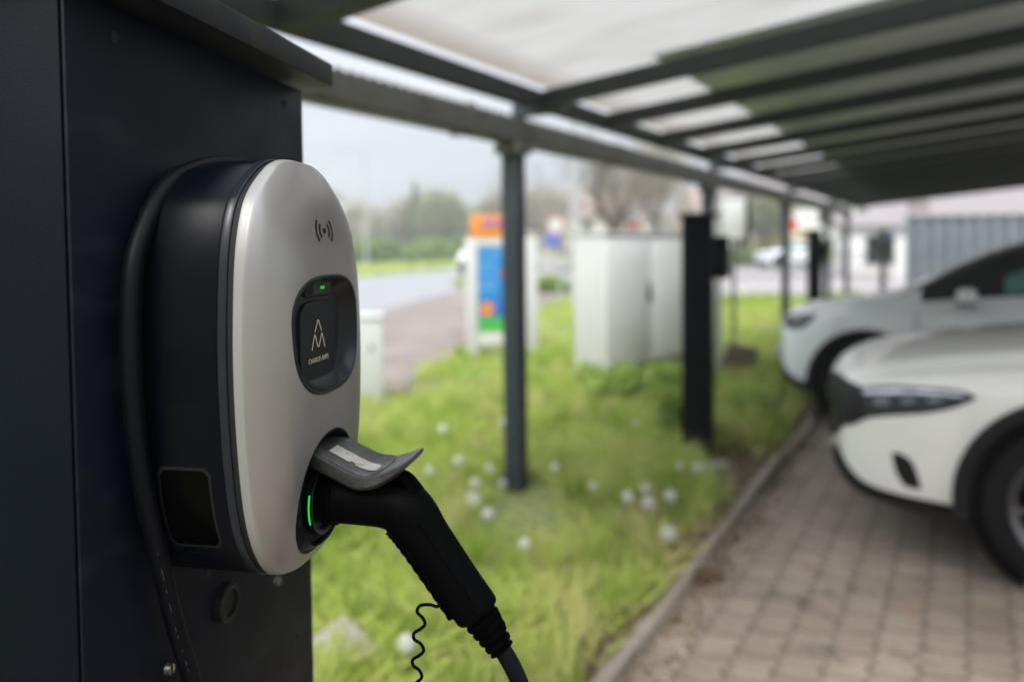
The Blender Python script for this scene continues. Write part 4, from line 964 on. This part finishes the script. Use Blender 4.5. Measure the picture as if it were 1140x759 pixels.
# ------------------------------------------------------------------ fences and buildings at the right
fn = thing('corrugated_fence', 'blue grey corrugated metal fence behind the parked cars', 'fence', (10.2, 19.8, 0), math.atan2(-2.0, 8.0))
M['fence'] = mat('fence_blue_grey', (.17, .20, .22), .5, metal=.2, var=.2, scale=1.5, dirt=(.12, .15, .17), dscale=1.0)
bm = bmesh.new(); nW = 44; Lf = 15.; hF = 2.12; prev = None
for i in range(nW*4+1):
    x = Lf*(i+(.35 if i % 2 else 0))/(nW*4); ph = i % 4; y = .0 if ph in (0, 1) else .11
    a = bm.verts.new((x, y, .05)); b_ = bm.verts.new((x, y, hF))
    if prev: bm.faces.new((prev[0], a, b_, prev[1]))
    prev = (a, b_)
pan = from_bm('sheet_panel', bm, M['fence'], fn); md = pan.modifiers.new('t', 'SOLIDIFY'); md.thickness = .004; bpy.context.view_layer.update(); evaluated(pan)
for k in range(8): boxobj('post', (k*2.1+.1, .16, 1.08), (.08, .08, 2.16), M['fence'], fn, .005)
boxobj('top_rail', (Lf/2, .02, hF+.02), (Lf, .08, .04), M['fence'], fn, .004)
# bar fence along the back of the lawn
def bar_fence(label, a, b_, h, bar):
    a = Vector(a+(0,)); b_ = Vector(b_+(0,)); d = b_-a; L_ = d.length; t = thing('bar_fence', label, 'fence', a, math.atan2(d.y, d.x))
    bm = bmesh.new(); n = int(L_/bar)
    for i in range(n+1): box(bm, (i*bar, 0, h/2), (.014, .014, h-.06), None)
    for z in (.12, h*.5, h-.06): box(bm, (L_/2, .012, z), (L_, .012, .03), None)
    from_bm('bar_panel', bm, M['handle'], t)
    for i in range(int(L_/2.5)+1): boxobj('post', (i*2.5, .03, h/2+.03), (.06, .06, h+.06), M['handle'], t, .004)
bar_fence('dark thin bar fence along the back edge of the lawn', (2.2, 20.2), (10.0, 20.0), 1.25, .13)
# pay post with dark head
pp = thing('parking_meter', 'dark box on a thin post at the end of the carport', 'parking meter', (8.72, 17.9, 0), .3)
cylobj('post', (0, 0, 0), (0, 0, 1.25), .05, M['handle'], pp, n=16); boxobj('head', (0, 0, 1.50), (.26, .2, .55), M['handle'], pp, .03); boxobj('screen', (0, -.102, 1.62), (.14, .006, .12), M['bluep'], pp, .003)
def house(label, cx, cy, rz, w_, d_, h, rh, wall, roof, nwin=4, floors=2, grp='buildings in the background'):
    t = thing('house', label, 'house', (cx, cy, 0), rz, grp)
    boxobj('wall', (0, 0, h/2), (w_, d_, h), wall, t, .02)
    bm = bmesh.new(); o_ = .5
    V = [(-w_/2-o_, -d_/2-o_, h-.1), (w_/2+o_, -d_/2-o_, h-.1), (w_/2+o_, d_/2+o_, h-.1), (-w_/2-o_, d_/2+o_, h-.1), (-w_/2-o_, 0, h+rh), (w_/2+o_, 0, h+rh)]
    vs = [bm.verts.new(v) for v in V]
    for f in ((0, 1, 5, 4), (2, 3, 4, 5), (0, 4, 3), (1, 2, 5), (3, 2, 1, 0)): bm.faces.new([vs[i] for i in f])
    rf = from_bm('roof', bm, roof, t); boxobj('chimney', (w_*.2, d_*.12, h+rh*.9), (.7, .7, 1.4), roof, rf, .02)
    for fl in range(floors):
        for k in range(nwin):
            x = -w_/2+w_*(k+.5)/nwin; z = h*(fl+.5)/floors
            o = boxobj('window', (x, -d_/2-.01, z), (1.3, .08, 1.4), M['white'], t, .01); boxobj('pane', (x, -d_/2-.055, z), (1.1, .02, 1.2), M['glass'], o, 0)
    return t
M['w1'] = mat('render_cream', (.50, .47, .40), .9, var=.08, scale=.6); M['w2'] = mat('render_grey', (.42, .42, .41), .9, var=.08, scale=.6); M['w3'] = mat('brick_ochre', (.40, .28, .16), .9, var=.1)
M['r1'] = mat('roof_tile_pinkish', (.21, .185, .18), .8, var=.2, scale=1.5); M['r2'] = mat('roof_tile_red', (.24, .17, .135), .8, var=.2, scale=1.5); M['hallw'] = mat('hall_white_cladding', (.66, .66, .64), .6, var=.06, scale=.4)
house('long low building with pinkish roof behind the corrugated fence', 34, 42, -.35, 26, 10, 2.6, 2.6, M['w1'], M['r1'], 8, 1)
house('white rendered house with grey roof seen beyond the far posts', 22.5, 62, -.1, 12, 9, 4.6, 2.4, M['hallw'], M['r1'], 4, 2)
house('ochre house with red roof behind the yellow bushes', 30, 92, .1, 18, 9, 5, 2.8, M['w3'], M['r2'], 5, 2)
house('cream house half hidden in the trees behind the bare tree', 8, 95, .2, 16, 9, 5, 3, M['w1'], M['r2'], 5, 2)
house('grey house far behind the hedge at the left of the road', -31, 120, .3, 18, 10, 5.5, 3, M['w2'], M['r1'], 5, 2)
house('white hall between the posts at the end of the carport', 17.2, 34, -.25, 4.6, 4, 2.3, .5, M['hallw'], M['r1'], 2, 1)

# ------------------------------------------------------------------ plants
def leaves_mesh(name, C_, S_, tint, m, parent=None, aspect=1.6, up=.0):
    """many small leaf quads: C_ (n,3) centres, S_ (n) sizes, tint (n)"""
    n = len(C_); a = rng.normal(size=(n, 3)); a[:, 2] += up; a /= np.linalg.norm(a, axis=1)[:, None]; r_ = rng.normal(size=(n, 3)); b_ = np.cross(a, r_); b_ /= np.linalg.norm(b_, axis=1)[:, None]
    L_ = a*(S_[:, None]*aspect/2); Wd = b_*(S_[:, None]/2)
    V = np.empty((n*4, 3)); V[0::4] = C_-L_; V[1::4] = C_+Wd*.9; V[2::4] = C_+L_; V[3::4] = C_-Wd*.9
    return quads(name, V, n, tint, m, parent)
def quads(name, V, n, tint, m, parent, k=4):
    me = bpy.data.meshes.new(name); me.vertices.add(len(V)); me.vertices.foreach_set('co', V.astype(np.float32).ravel())
    me.loops.add(n*k); me.loops.foreach_set('vertex_index', np.arange(n*k, dtype=np.int32)); me.polygons.add(n)
    me.polygons.foreach_set('loop_start', np.arange(0, n*k, k, dtype=np.int32)); me.polygons.foreach_set('loop_total', np.full(n, k, dtype=np.int32))
    me.update(calc_edges=True); at = me.attributes.new('tint', 'FLOAT', 'POINT'); at.data.foreach_set('value', np.repeat(tint, k).astype(np.float32))
    me.materials.append(m); o = bpy.data.objects.new(name, me); link(o, parent); return o
def limbs(segs, n=6):
    """one mesh from (p0,p1,r0,r1) segments"""
    V = []; Fc = []
    for (a, b_, ra, rb) in segs:
        d = (b_-a); 
        if d.length < 1e-6: continue
        d.normalize(); x = d.cross(Vector((.3, .2, 1))).normalized(); y = d.cross(x); base = len(V)
        for (c, r) in ((a, ra), (b_, rb)):
            for k in range(n): q = 2*PI*k/n; V.append(c+x*(math.cos(q)*r)+y*(math.sin(q)*r))
        for k in range(n): Fc.append((base+k, base+(k+1) % n, base+n+(k+1) % n, base+n+k))
    return V, Fc
def grow(p, d, L, r, lvl, segs, tips, spread=.6, up=.25, nmin=2, nmax=4, wig=.16, shrink=.72):
    n = 3; q = p.copy(); dd = d.copy(); rr = r
    for i in range(n):
        dd = (dd+Vector((random.gauss(0, wig), random.gauss(0, wig), random.gauss(0, wig)+up*.12))).normalized()
        q2 = q+dd*(L/n); r2 = rr*.84; segs.append((q, q2, rr, r2, lvl)); q = q2; rr = r2
        if lvl > 0 and i > 0 and random.random() < .75:
            s = (dd+Vector((random.gauss(0, spread), random.gauss(0, spread), random.gauss(0, spread)+up))).normalized(); grow(q, s, L*shrink*random.uniform(.6, 1), rr*.6, lvl-1, segs, tips, spread, up, nmin, nmax, wig, shrink)
    if lvl == 0: tips.append(q); return
    for _ in range(random.randint(nmin, nmax)):
        s = (dd+Vector((random.gauss(0, spread), random.gauss(0, spread), random.gauss(0, spread*.8)+up))).normalized(); grow(q, s, L*shrink*random.uniform(.75, 1.1), rr*.72, lvl-1, segs, tips, spread, up, nmin, nmax, wig, shrink)
def tree(label, loc, h, lvl=5, r=.22, leafm=None, leafs=0, lsize=.12, spread=.55, group='trees in the background', th=.28, tint=(.2, .9), kind='bare_tree', crownspread=.35):
    t = thing(kind, label, 'tree', loc, random.uniform(0, 6), group); segs = []; tips = []
    grow(Vector((0, 0, 0)), Vector((0, 0, 1)), h*th, r, lvl, segs, tips, spread, .22)
    tr = [s[:4] for s in segs if s[4] >= lvl-1]; br = [s[:4] for s in segs if s[4] < lvl-1]
    V, Fc = limbs(tr, 8); mesh('trunk', V, Fc, M['bark'], t, True)
    if br: V, Fc = limbs(br, 3); mesh('branches', V, Fc, M['twig'], t)
    if leafm and leafs and tips:
        T = np.array([tuple(p) for p in tips]); idx = rng.integers(0, len(T), leafs); C_ = T[idx]+rng.normal(0, crownspread, (leafs, 3)); tb = rng.uniform(tint[0], tint[1], len(T))
        leaves_mesh('crown', C_, rng.uniform(.6, 1.3, leafs)*lsize, np.clip(tb[idx]+rng.normal(0, .12, leafs), 0, 1), leafm, t)
    return t
def bush(label, loc, w_, d_, h, n, m, lsize, group='bushes and hedges', kind='bush', tint=(.15, .95), clump=26):
    t = thing(kind, label, 'bush', loc, random.uniform(-.2, .2), group)
    cc = rng.normal(size=(clump, 3)); cc /= np.linalg.norm(cc, axis=1)[:, None]; cc[:, 2] = np.abs(cc[:, 2]); cc *= rng.uniform(.45, .95, (clump, 1)); cc *= [w_/2, d_/2, h*.85]; cc[:, 2] += h*.08
    idx = rng.integers(0, clump, n); R_ = rng.normal(size=(n, 3)); R_ /= np.linalg.norm(R_, axis=1)[:, None]; R_ *= (rng.uniform(0, 1, (n, 1))**.5); C_ = cc[idx]+R_*np.array([w_, d_, h])*.20; C_[:, 2] = np.abs(C_[:, 2])
    tb = rng.uniform(tint[0], tint[1], clump); leaves_mesh('crown', C_, rng.uniform(.6, 1.4, n)*lsize, np.clip(tb[idx]+rng.normal(0, .15, n), 0, 1), m, t)
    segs = []
    for k in range(7):
        e = Vector(cc[k % clump]); segs.append((Vector((random.uniform(-.1, .1), random.uniform(-.1, .1), 0)), e*.8, .03*max(1, h/2), .012))
    V, Fc = limbs(segs, 5); mesh('stems', V, Fc, M['bark'], t, True); return t
def conifer(label, loc, h, w_, n, lsize, group='trees in the background'):
    t = thing('conifer', label, 'tree', loc, 0, group); cylobj('trunk', (0, 0, 0), (0, 0, h*.95), .18, M['bark'], t, .03, 10)
    z = h*(.10+.9*rng.uniform(0, 1, n)**1.3); tier = .75+.25*np.abs(np.sin(z*5)); r = (h-z)/h*w_/2*tier*(rng.uniform(0, 1, n)**.45); a = rng.uniform(0, 2*PI, n)
    C_ = np.stack([np.cos(a)*r, np.sin(a)*r, z-r*.15], 1); leaves_mesh('crown', C_, rng.uniform(.6, 1.3, n)*lsize, rng.uniform(0, 1, n), M['conif'], t); return t
def onl(px, Y): p = atY(px, 290, Y); return (p.x, Y, 0)
tree('big bare spreading tree behind the electrical cabinet', onl(672, 27), 10.5, 6, .30, M['treeb'], 1200, .05, .85, th=.19, crownspread=.25)
tree('bare tree whose twigs reach left of the grey post', onl(590, 36), 9.8, 6, .24, M['treeb'], 1500, .06, .75, th=.21)
tree('brownish budding tree right of the big bare tree', onl(735, 38), 9.5, 5, .24, M['treeb'], 6000, .10, .55, th=.25, crownspread=.5)
tree('small yellow green tree between second and third post', onl(842, 52), 6.8, 5, .16, M['treeg'], 14000, .16, .5, th=.25)
tree('budding tree behind the far end of the carport', onl(905, 66), 8.5, 5, .2, M['treeb'], 9000, .18, .5, th=.25)
for i, (px, Y, h, lb) in enumerate(((402, 96, 8.2, 'pale budding tree immediately right of the charger'), (425, 88, 7.0, 'pinkish budding tree left of the conifer'), (447, 100, 8.6, 'brown budding tree just behind the left conifer'), (486, 92, 10.2, 'tall green tree left of the orange topper'), (506, 84, 9.0, 'leafy green tree touching the orange topper'), (538, 98, 8.6, 'green tree behind the orange topper'), (612, 90, 10, 'hazy tree between grey post and street lamp'))):
    tree(lb, onl(px, Y), h*.92, 5, .22, M['treeb'] if i in (0, 1, 2, 6) else M['treeg'], 16000, .26, .5, th=.27, crownspread=.75)
conifer('dark pointed conifer over the bright green bush', onl(463, 86), 8.6, 4.2, 16000, .24)
for i, (px, Y, w_, h, lb) in enumerate(((408, 62, 4.6, 2.0, 'low green hedge right beside the charger'), (436, 64, 5.6, 2.35, 'bright round green bush by the road'), (484, 66, 5.4, 2.3, 'bright green bush below the tall green tree'), (512, 68, 4.6, 2.6, 'darker green bush beside the poster board'), (461, 70, 3.4, 1.5, 'small dark bush between the two bright ones'))):
    bush(lb, onl(px, Y), w_, 3, h, 9000, M['hedge'], .16, tint=(.45, 1) if i in (1, 2) else (.0, .7))
bush('small green shrub right of the poster board', onl(612, 24), 1.5, 1.2, .55, 2500, M['hedge'], .07, tint=(.3, .9))
bush('yellow blossoming shrub seen between the third and fourth post', onl(866, 56), 4.6, 3, 2.9, 7000, M['yell'], .16)
bush('second yellow shrub right of the third post', onl(893, 58), 3.6, 3, 2.7, 6000, M['yell'], .16)
bush('low green hedge along the far lawn edge', onl(780, 48), 9, 2, 1.2, 8000, M['hedge'], .15)
bush('brown leafless hedge behind the electrical cabinet', onl(700, 42), 11, 3, 1.9, 9000, M['treeb'], .12)
# far wood: a mass nobody could count
n = 90000; x = rng.uniform(-140, 220, n); top = 8.5+2.6*np.sin(x*.11)+1.8*np.sin(x*.37+1)+1.3*np.sin(x*.9+2); z = top*rng.uniform(0, 1, n)**.75; y = 150+rng.uniform(-6, 6, n)+.0*x
tag(leaves_mesh('distant_wood', np.stack([x, y, z], 1), rng.uniform(.5, 1.2, n)*.95, np.clip(.5+.35*np.sin(x*.23)+rng.normal(0, .2, n), 0, 1), M['treeb']), 'brown and green wood closing the horizon', 'wood', None, 'stuff')

# grass ---------------------------------------------------------------------------------------------------------------
def in_poly(x, y, P):
    ins = np.zeros(len(x), bool); j = len(P)-1
    for i in range(len(P)):
        xi, yi = P[i]; xj, yj = P[j]; c = ((yi > y) != (yj > y)) & (x < (xj-xi)*(y-yi)/(yj-yi+1e-12)+xi); ins ^= c; j = i
    return ins
def pnoise(x, y, s, seed):
    g = np.random.default_rng(seed); out = 0
    for k in range(5): a = g.uniform(0, 2*PI); f = s*g.uniform(.6, 1.7); out = out+np.sin((x*math.cos(a)+y*math.sin(a))*f+g.uniform(0, 6))
    return out/5
def blades(n, ymin, ymax, h0, w0, xr, seed):
    x = rng.uniform(xr[0], xr[1], n); y = ymin+(ymax-ymin)*rng.uniform(0, 1, n)
    k = (x < curbX(y)-.09) & ~in_poly(x, y, path_pts) & (y > .9) & (y < 20.6)
    k &= ~((x+1.44)**2+(y-7.22)**2 < .04); k &= ~((np.abs(x-.03) < .22) & (y > 3.9) & (y < 4.75)); k &= ~((np.abs(x-1.42) < .25) & (y > 4.6) & (y < 5.3))
    # worn strip beside the kerb
    dk = (curbX(y)-x)*.866; k &= ~((dk < .38) & (rng.uniform(0, 1, n) > .42+.45*pnoise(x, y, 5, 3)))
    nn = pnoise(x, y, 3.2, 1); k &= rng.uniform(0, 1, n) < .78+.45*nn
    x, y, nn, dk = x[k], y[k], nn[k], dk[k]; n = len(x); h = h0*.80*rng.uniform(.35, 1.45, n)*(1+.8*nn)*np.clip(.45+dk*.8, .5, 1); wd = w0*rng.uniform(.6, 1.4, n)
    a = rng.uniform(0, 2*PI, n); lean = h*rng.uniform(.3, 1.25, n); b_ = rng.uniform(0, 2*PI, n)
    base = np.stack([x, y, np.zeros(n)], 1); wv = np.stack([np.cos(a)*wd/2, np.sin(a)*wd/2, np.zeros(n)], 1)
    mid = base+np.stack([np.cos(b_)*lean*.35, np.sin(b_)*lean*.35, h*.62], 1); tip = base+np.stack([np.cos(b_)*lean, np.sin(b_)*lean, h*.95], 1)
    V = np.empty((n*4, 3)); V[0::4] = base-wv; V[1::4] = mid+wv*.9; V[2::4] = tip; V[3::4] = mid-wv*.9; V[1::4, 2] -= h*.18
    tint = np.clip(.50+.32*pnoise(x, y, 1.3, 5)+.22*pnoise(x, y, 4.5, 6)+rng.normal(0, .17, n)+np.where(dk < .5, .22, 0), 0, 1); return V, tint
P_ = [blades(95000, .9, 5.2, .15, .0062, (-3.2, 2.3), 1), blades(80000, 5.0, 10.5, .15, .010, (-4.5, 5.2), 2), blades(45000, 10, 21, .16, .018, (-1.5, 11), 3)]
def tufts(nt_, per, ymin, ymax, near_kerb):
    cx_ = rng.uniform(-3, 4.5, nt_*4); cy_ = rng.uniform(ymin, ymax, nt_*4)
    if near_kerb: cx_ = curbX(cy_)-.15-rng.exponential(.35, nt_*4)
    k = (cx_ < curbX(cy_)-.10) & ~in_poly(cx_, cy_, path_pts) & ~((np.abs(cx_-.03) < .3) & (cy_ > 3.6) & (cy_ < 4.75)) & ~((np.abs(cx_-1.42) < .3) & (cy_ > 4.3) & (cy_ < 5.3)); cx_ = cx_[k][:nt_]; cy_ = cy_[k][:nt_]; m_ = len(cx_); n = m_*per
    x = np.repeat(cx_, per)+rng.normal(0, .035, n); y = np.repeat(cy_, per)+rng.normal(0, .035, n); h = np.repeat(rng.uniform(.14, .34, m_), per)*rng.uniform(.5, 1.1, n); wd = rng.uniform(.005, .010, n)
    a = rng.uniform(0, 2*PI, n); lean = h*rng.uniform(.1, .7, n); b_ = rng.uniform(0, 2*PI, n); base = np.stack([x, y, np.zeros(n)], 1); wv = np.stack([np.cos(a)*wd/2, np.sin(a)*wd/2, np.zeros(n)], 1)
    mid = base+np.stack([np.cos(b_)*lean*.3, np.sin(b_)*lean*.3, h*.5], 1); tip = base+np.stack([np.cos(b_)*lean, np.sin(b_)*lean, h], 1); V = np.empty((n*4, 3)); V[0::4] = base-wv; V[1::4] = mid+wv; V[2::4] = tip; V[3::4] = mid-wv
    return V, np.clip(np.repeat(rng.uniform(.05, .95, m_), per)+rng.normal(0, .1, n), 0, 1)
P_ += [tufts(330, 46, 1.8, 9.0, False), tufts(150, 40, 1.8, 9.0, True)]
V = np.concatenate([p[0] for p in P_]); tn = np.concatenate([p[1] for p in P_])
tag(quads('grass', V, len(V)//4, tn, M['grass'], None), 'long fresh spring grass of the lawn', 'grass', None, 'stuff')
# far verges
def verge(name, a, b_, w_, n, lab):
    a = Vector(a+(0,)); b_ = Vector(b_+(0,)); d = b_-a; t_ = rng.uniform(0, 1, n); s_ = rng.uniform(-.5, .5, n)*w_; nx = Vector((-d.y, d.x, 0)).normalized()
    C_ = np.stack([a.x+d.x*t_+nx.x*s_, a.y+d.y*t_+nx.y*s_, rng.uniform(.02, .22, n)], 1); tag(leaves_mesh(name, C_, rng.uniform(.1, .25, n), rng.uniform(.2, .9, n), M['grass']), lab, 'grass', None, 'stuff')
verge('verge_grass', (-20, 30), (-2.8, 62), 9, 16000, 'grass verge beyond the road'); verge('island_grass', (-1.6, 27.5), (1.6, 31), 1.6, 3000, 'small grass wedge beside the road')

# dandelion clocks ------------------------------------------------------------------------------------------------------
def make_puff(label):
    t = thing('dandelion_clock', label, 'dandelion', (0, 0, 0), 0, 'white dandelion clocks in the lawn'); g = np.random.default_rng(3)
    sweep('stem', [Vector((0, 0, -.20)), Vector((.006, 0, -.12)), Vector((.004, .003, -.05)), Vector((0, 0, 0))], .0017, M['stem'], t, 5)
    n = 190; i = np.arange(n)+.5; ph = np.arccos(1-2*i/n); th_ = PI*(1+5**.5)*i; D = np.stack([np.cos(th_)*np.sin(ph), np.sin(th_)*np.sin(ph), np.cos(ph)], 1)
    V = []
    for d in D:
        x_ = np.cross(d, [.31, .52, .79]); x_ /= np.linalg.norm(x_); y_ = np.cross(d, x_)
        V += [d*.003-x_*.0003, d*.003+x_*.0003, d*.021+x_*.0003, d*.021-x_*.0003]
        for k in range(4):
            a = k*PI/4; q = x_*math.cos(a)+y_*math.sin(a); r_ = y_*math.cos(a)-x_*math.sin(a); V += [d*.0215-q*.0052, d*.0212+r_*.0005, d*.0215+q*.0052, d*.0212-r_*.0005]
    V = np.array(V); quads('seed_head', V, len(V)//4, g.uniform(0, 1, len(V)//4), M['puff'], t); return t
puffs = [(584, 605, 'lone largest dandelion clock low in the middle of the lawn'), (543, 572, 'dandelion clock lowest of the cluster left of the grey post'), (527, 556, 'dandelion clock left of the lowest one in the cluster by the grey post'), (510, 513, 'dandelion clock midway between plug lid and grey post'), (545, 521, 'dandelion clock close left of the grey post foot'), (559, 537, 'dandelion clock touching the foot of the grey post'), (529, 538, 'dandelion clock in the heart of the cluster by the grey post'), (478, 524, 'dandelion clock just right of the socket flap tip'), (493, 477, 'high dandelion clock above the socket flap'), (453, 716, 'dandelion clock behind the curly lanyard'), (718, 543, 'dandelion clock topmost of the group left of the kerb'), (699, 553, 'leftmost dandelion clock of the group near the kerb'), (746, 552, 'rightmost dandelion clock of the group near the kerb'), (722, 560, 'lowest dandelion clock of the group near the kerb'), (744, 594, 'lone dandelion clock beside the kerb stones'), (757, 518, 'dandelion clock left of the kerbside column foot'), (777, 521, 'dandelion clock at the kerbside column foot'), (660, 541, 'faint dandelion clock right of the grey post'), (617, 520, 'small dandelion clock just right of the grey post foot'), (560, 470, 'faint dandelion clock against the left edge of the grey post'), (708, 470, 'distant dandelion clock below the electrical cabinet')]
p0 = None
for i, (px, py, lb) in enumerate(puffs):
    hz = random.uniform(.17, .24); q = atZ(px, py, hz)
    if p0 is None: p0 = make_puff(lb); o = p0
    else: o = copy_tree(p0); tag(o, lb)
    s_ = random.uniform(.85, 1.7); o.location = q; o.scale = (s_, s_, s_); o.rotation_euler = (random.uniform(-.1, .1), random.uniform(-.1, .1), random.uniform(0, 6))
# leafy weeds
def weed(label, loc, r, h, n, ls):
    t = thing('leafy_weed', label, 'weed', loc, 0, 'leafy weeds in the lawn'); segs = []
    for k in range(9):
        a = random.uniform(0, 6.28); e = Vector((math.cos(a)*r*random.uniform(.2, .9), math.sin(a)*r*random.uniform(.2, .9), h*random.uniform(.6, 1))); segs.append((Vector((0, 0, 0)), e, .004, .002))
    V, Fc = limbs(segs, 4); mesh('stems', V, Fc, M['stem'], t)
    T = np.array([tuple(s[0].lerp(s[1], f)) for s in segs for f in (.3, .5, .7, .85, 1)]); idx = rng.integers(0, len(T), n); leaves_mesh('leaves', T[idx]+rng.normal(0, .05, (n, 3))*[1, 1, .6], rng.uniform(.6, 1.3, n)*ls, rng.uniform(0, 1, n), M['weed'], t, 3.4); return t
for i, (px, py, r, h, lb) in enumerate(((682, 452, .30, .40, 'leafy weed in front of the electrical cabinet'), (705, 448, .26, .36, 'second leafy weed before the cabinet doors'), (738, 460, .30, .50, 'tall leafy weed between cabinet and kerbside column'), (748, 492, .26, .52, 'tall weed left of the kerbside column'), (830, 470, .22, .30, 'leafy weed right of the kerbside column'), (856, 462, .20, .26, 'weed by the kerb under the silver white car'), (520, 440, .35, .26, 'weed clump on the lawn edging'), (660, 436, .26, .34, 'weed at the left foot of the electrical cabinet'))):
    weed(lb, atZ(px, py), r*.8, h*.85, 420, .034)
# stone slab, ground rubble and leaf litter
def rock(name, label, cat, loc, s, seed, m, group=None, rz=0):
    random.seed(seed); bm = bmesh.new(); bmesh.ops.create_icosphere(bm, subdivisions=3, radius=.5)
    off = [Vector((random.gauss(0, 1), random.gauss(0, 1), random.gauss(0, 1))).normalized() for _ in range(9)]; dd = [random.uniform(.28, .42) for _ in range(9)]
    for v in bm.verts:
        for n_, d_ in zip(off, dd):
            k = v.co.dot(n_)-d_
            if k > 0: v.co -= n_*k*.9
    bmesh.ops.scale(bm, vec=s, verts=bm.verts); o = from_bm(name, bm, m, None, smooth=True, auto=25); o.location = loc; o.rotation_euler = (0, 0, rz); tag(o, label, cat, group); return o
bm = bmesh.new(); box(bm, (0, 0, 0), (.24, .20, .07), None, .012, 2)
st_ = from_bm('stone_slab', bm, mat('pale_slab', (.26, .24, .215), .9, var=.35, bump=.8, bscale=60, scale=20), None, smooth=True, auto=50); st_.location = (-.625, 2.56, .10); st_.rotation_euler = (.25, -.30, .75); tag(st_, 'pale broken concrete slab lying in the grass at the foot of the large column', 'slab')
M['palest'] = mat('pale_stone', (.42, .42, .39), .9, var=.2, scale=14, bump=.5, bscale=40)
for i, (px, py, s, lb) in enumerate(((772, 517, .13, 'pale stone left of the kerbside column foot'), (788, 525, .11, 'pale stone in front of the kerbside column foot'), (806, 522, .09, 'small pale stone right of the kerbside column foot'), (760, 510, .08, 'smallest pale stone behind the others at the kerbside column'))):
    q = atZ(px, py); rock('stone', lb, 'stone', (q.x, q.y, s*.25), (s*1.4, s, s*.7), 20+i, M['palest'], 'pale stones round the kerbside column')
q = atZ(822, 422); boxobj('tilted_slab', (0, 0, 0), (.42, .05, .34), M['conc'], None, .01); o = bpy.data.objects['tilted_slab']; o.location = (q.x, q.y, .22); o.rotation_euler = (.35, .25, .4); tag(o, 'grey slab leaning in the grass right of the kerbside column', 'slab')
random.seed(11)
def litter(name, label, cx_, cy_, r, n, cols):
    a = rng.uniform(0, 2*PI, n); rr = r*rng.uniform(0, 1, n)**.8; C_ = np.stack([cx_+np.cos(a)*rr*1.3, cy_+np.sin(a)*rr, .012+rng.uniform(0, .035, n)*(1-rr/r)], 1)
    tag(leaves_mesh(name, C_, rng.uniform(.6, 1.3, n)*.022, rng.uniform(0, 1, n), cols), label, 'leaf litter', None, 'stuff')
M['dead'] = leaf_mat('dead_leaves', [(.07, .045, .02), (.13, .085, .04), (.2, .14, .07)], .1)
q = atZ(778, 645); litter('leaf_litter', 'brown clump of dead leaves on the paving', q.x, q.y, .085, 420, M['dead'])
n = 4200; uu = rng.uniform(-1, 13, n); vv = -.05-.42*rng.uniform(0, 1, n)**1.3; P = np.array([[CP.x+CU.x*a+CV.x*b_, CP.y+CU.y*a+CV.y*b_, .03+rng.uniform(0, .025)] for a, b_ in zip(uu, vv)])
tag(leaves_mesh('kerb_litter', P, rng.uniform(.6, 1.4, n)*.022, rng.uniform(0, 1, n), M['dead']), 'dead leaves and soil crumbs behind the kerb stones', 'leaf litter', None, 'stuff')
n = 1300; uu = rng.uniform(-.5, 9, n); vv = .03+.12*rng.uniform(0, 1, n)**2; P = np.array([[CP.x+CU.x*a+CV.x*b_, CP.y+CU.y*a+CV.y*b_, .012+rng.uniform(0, .012)] for a, b_ in zip(uu, vv)])
tag(leaves_mesh('gutter_litter', P, rng.uniform(.6, 1.4, n)*.016, rng.uniform(0, 1, n), M['dead']), 'dead leaves on the paving along the kerb', 'leaf litter', None, 'stuff')
bm = bmesh.new(); vs = [bm.verts.new(ck(u_, v_-.02+.06*math.sin(u_*2.1)*(v_ < -.3), .003)) for u_, v_ in [(k*.5-2, -.08) for k in range(32)]+[((31-k)*.5-2, -.45) for k in range(32)]]; bm.faces.new(vs); tag(from_bm('bare_soil', bm, M['soil']), kind='structure')

# ------------------------------------------------------------------ hazy air
bm = bmesh.new(); box(bm, (20, 72, 19), (560, 330, 40)); hz = from_bm('haze', bm, None); tag(hz, 'pale damp air', 'haze', None, 'stuff')
m = bpy.data.materials.new('haze_air'); m.use_nodes = True; nt = m.node_tree; nt.nodes.clear(); mo = nt.nodes.new('ShaderNodeOutputMaterial'); pv_ = nt.nodes.new('ShaderNodeVolumePrincipled')
pv_.inputs['Color'].default_value = (.9, .93, 1, 1); pv_.inputs['Density'].default_value = .0018; nt.links.new(pv_.outputs[0], mo.inputs['Volume']); hz.data.materials.append(m)
# ------------------------------------------------------------------ camera
cd = bpy.data.cameras.new('camera'); cam = bpy.data.objects.new('camera', cd); COL.objects.link(cam); sc.camera = cam
cd.sensor_width = 36; cd.lens = F/1140*36; cd.shift_y = -(379.5-PPY)/1140; cd.clip_start = .02; cd.clip_end = 3000
R = Matrix((cr, cu, -fwd)).transposed().to_4x4(); cam.matrix_world = Matrix.Translation(CAM) @ R
cd.dof.use_dof = True; cd.dof.focus_distance = .615; cd.dof.aperture_fstop = 2.6
try: sc.cycles.use_denoising = True
except Exception: pass
sc.cycles.max_bounces = 10; sc.cycles.transparent_max_bounces = 12; sc.cycles.volume_bounces = 1
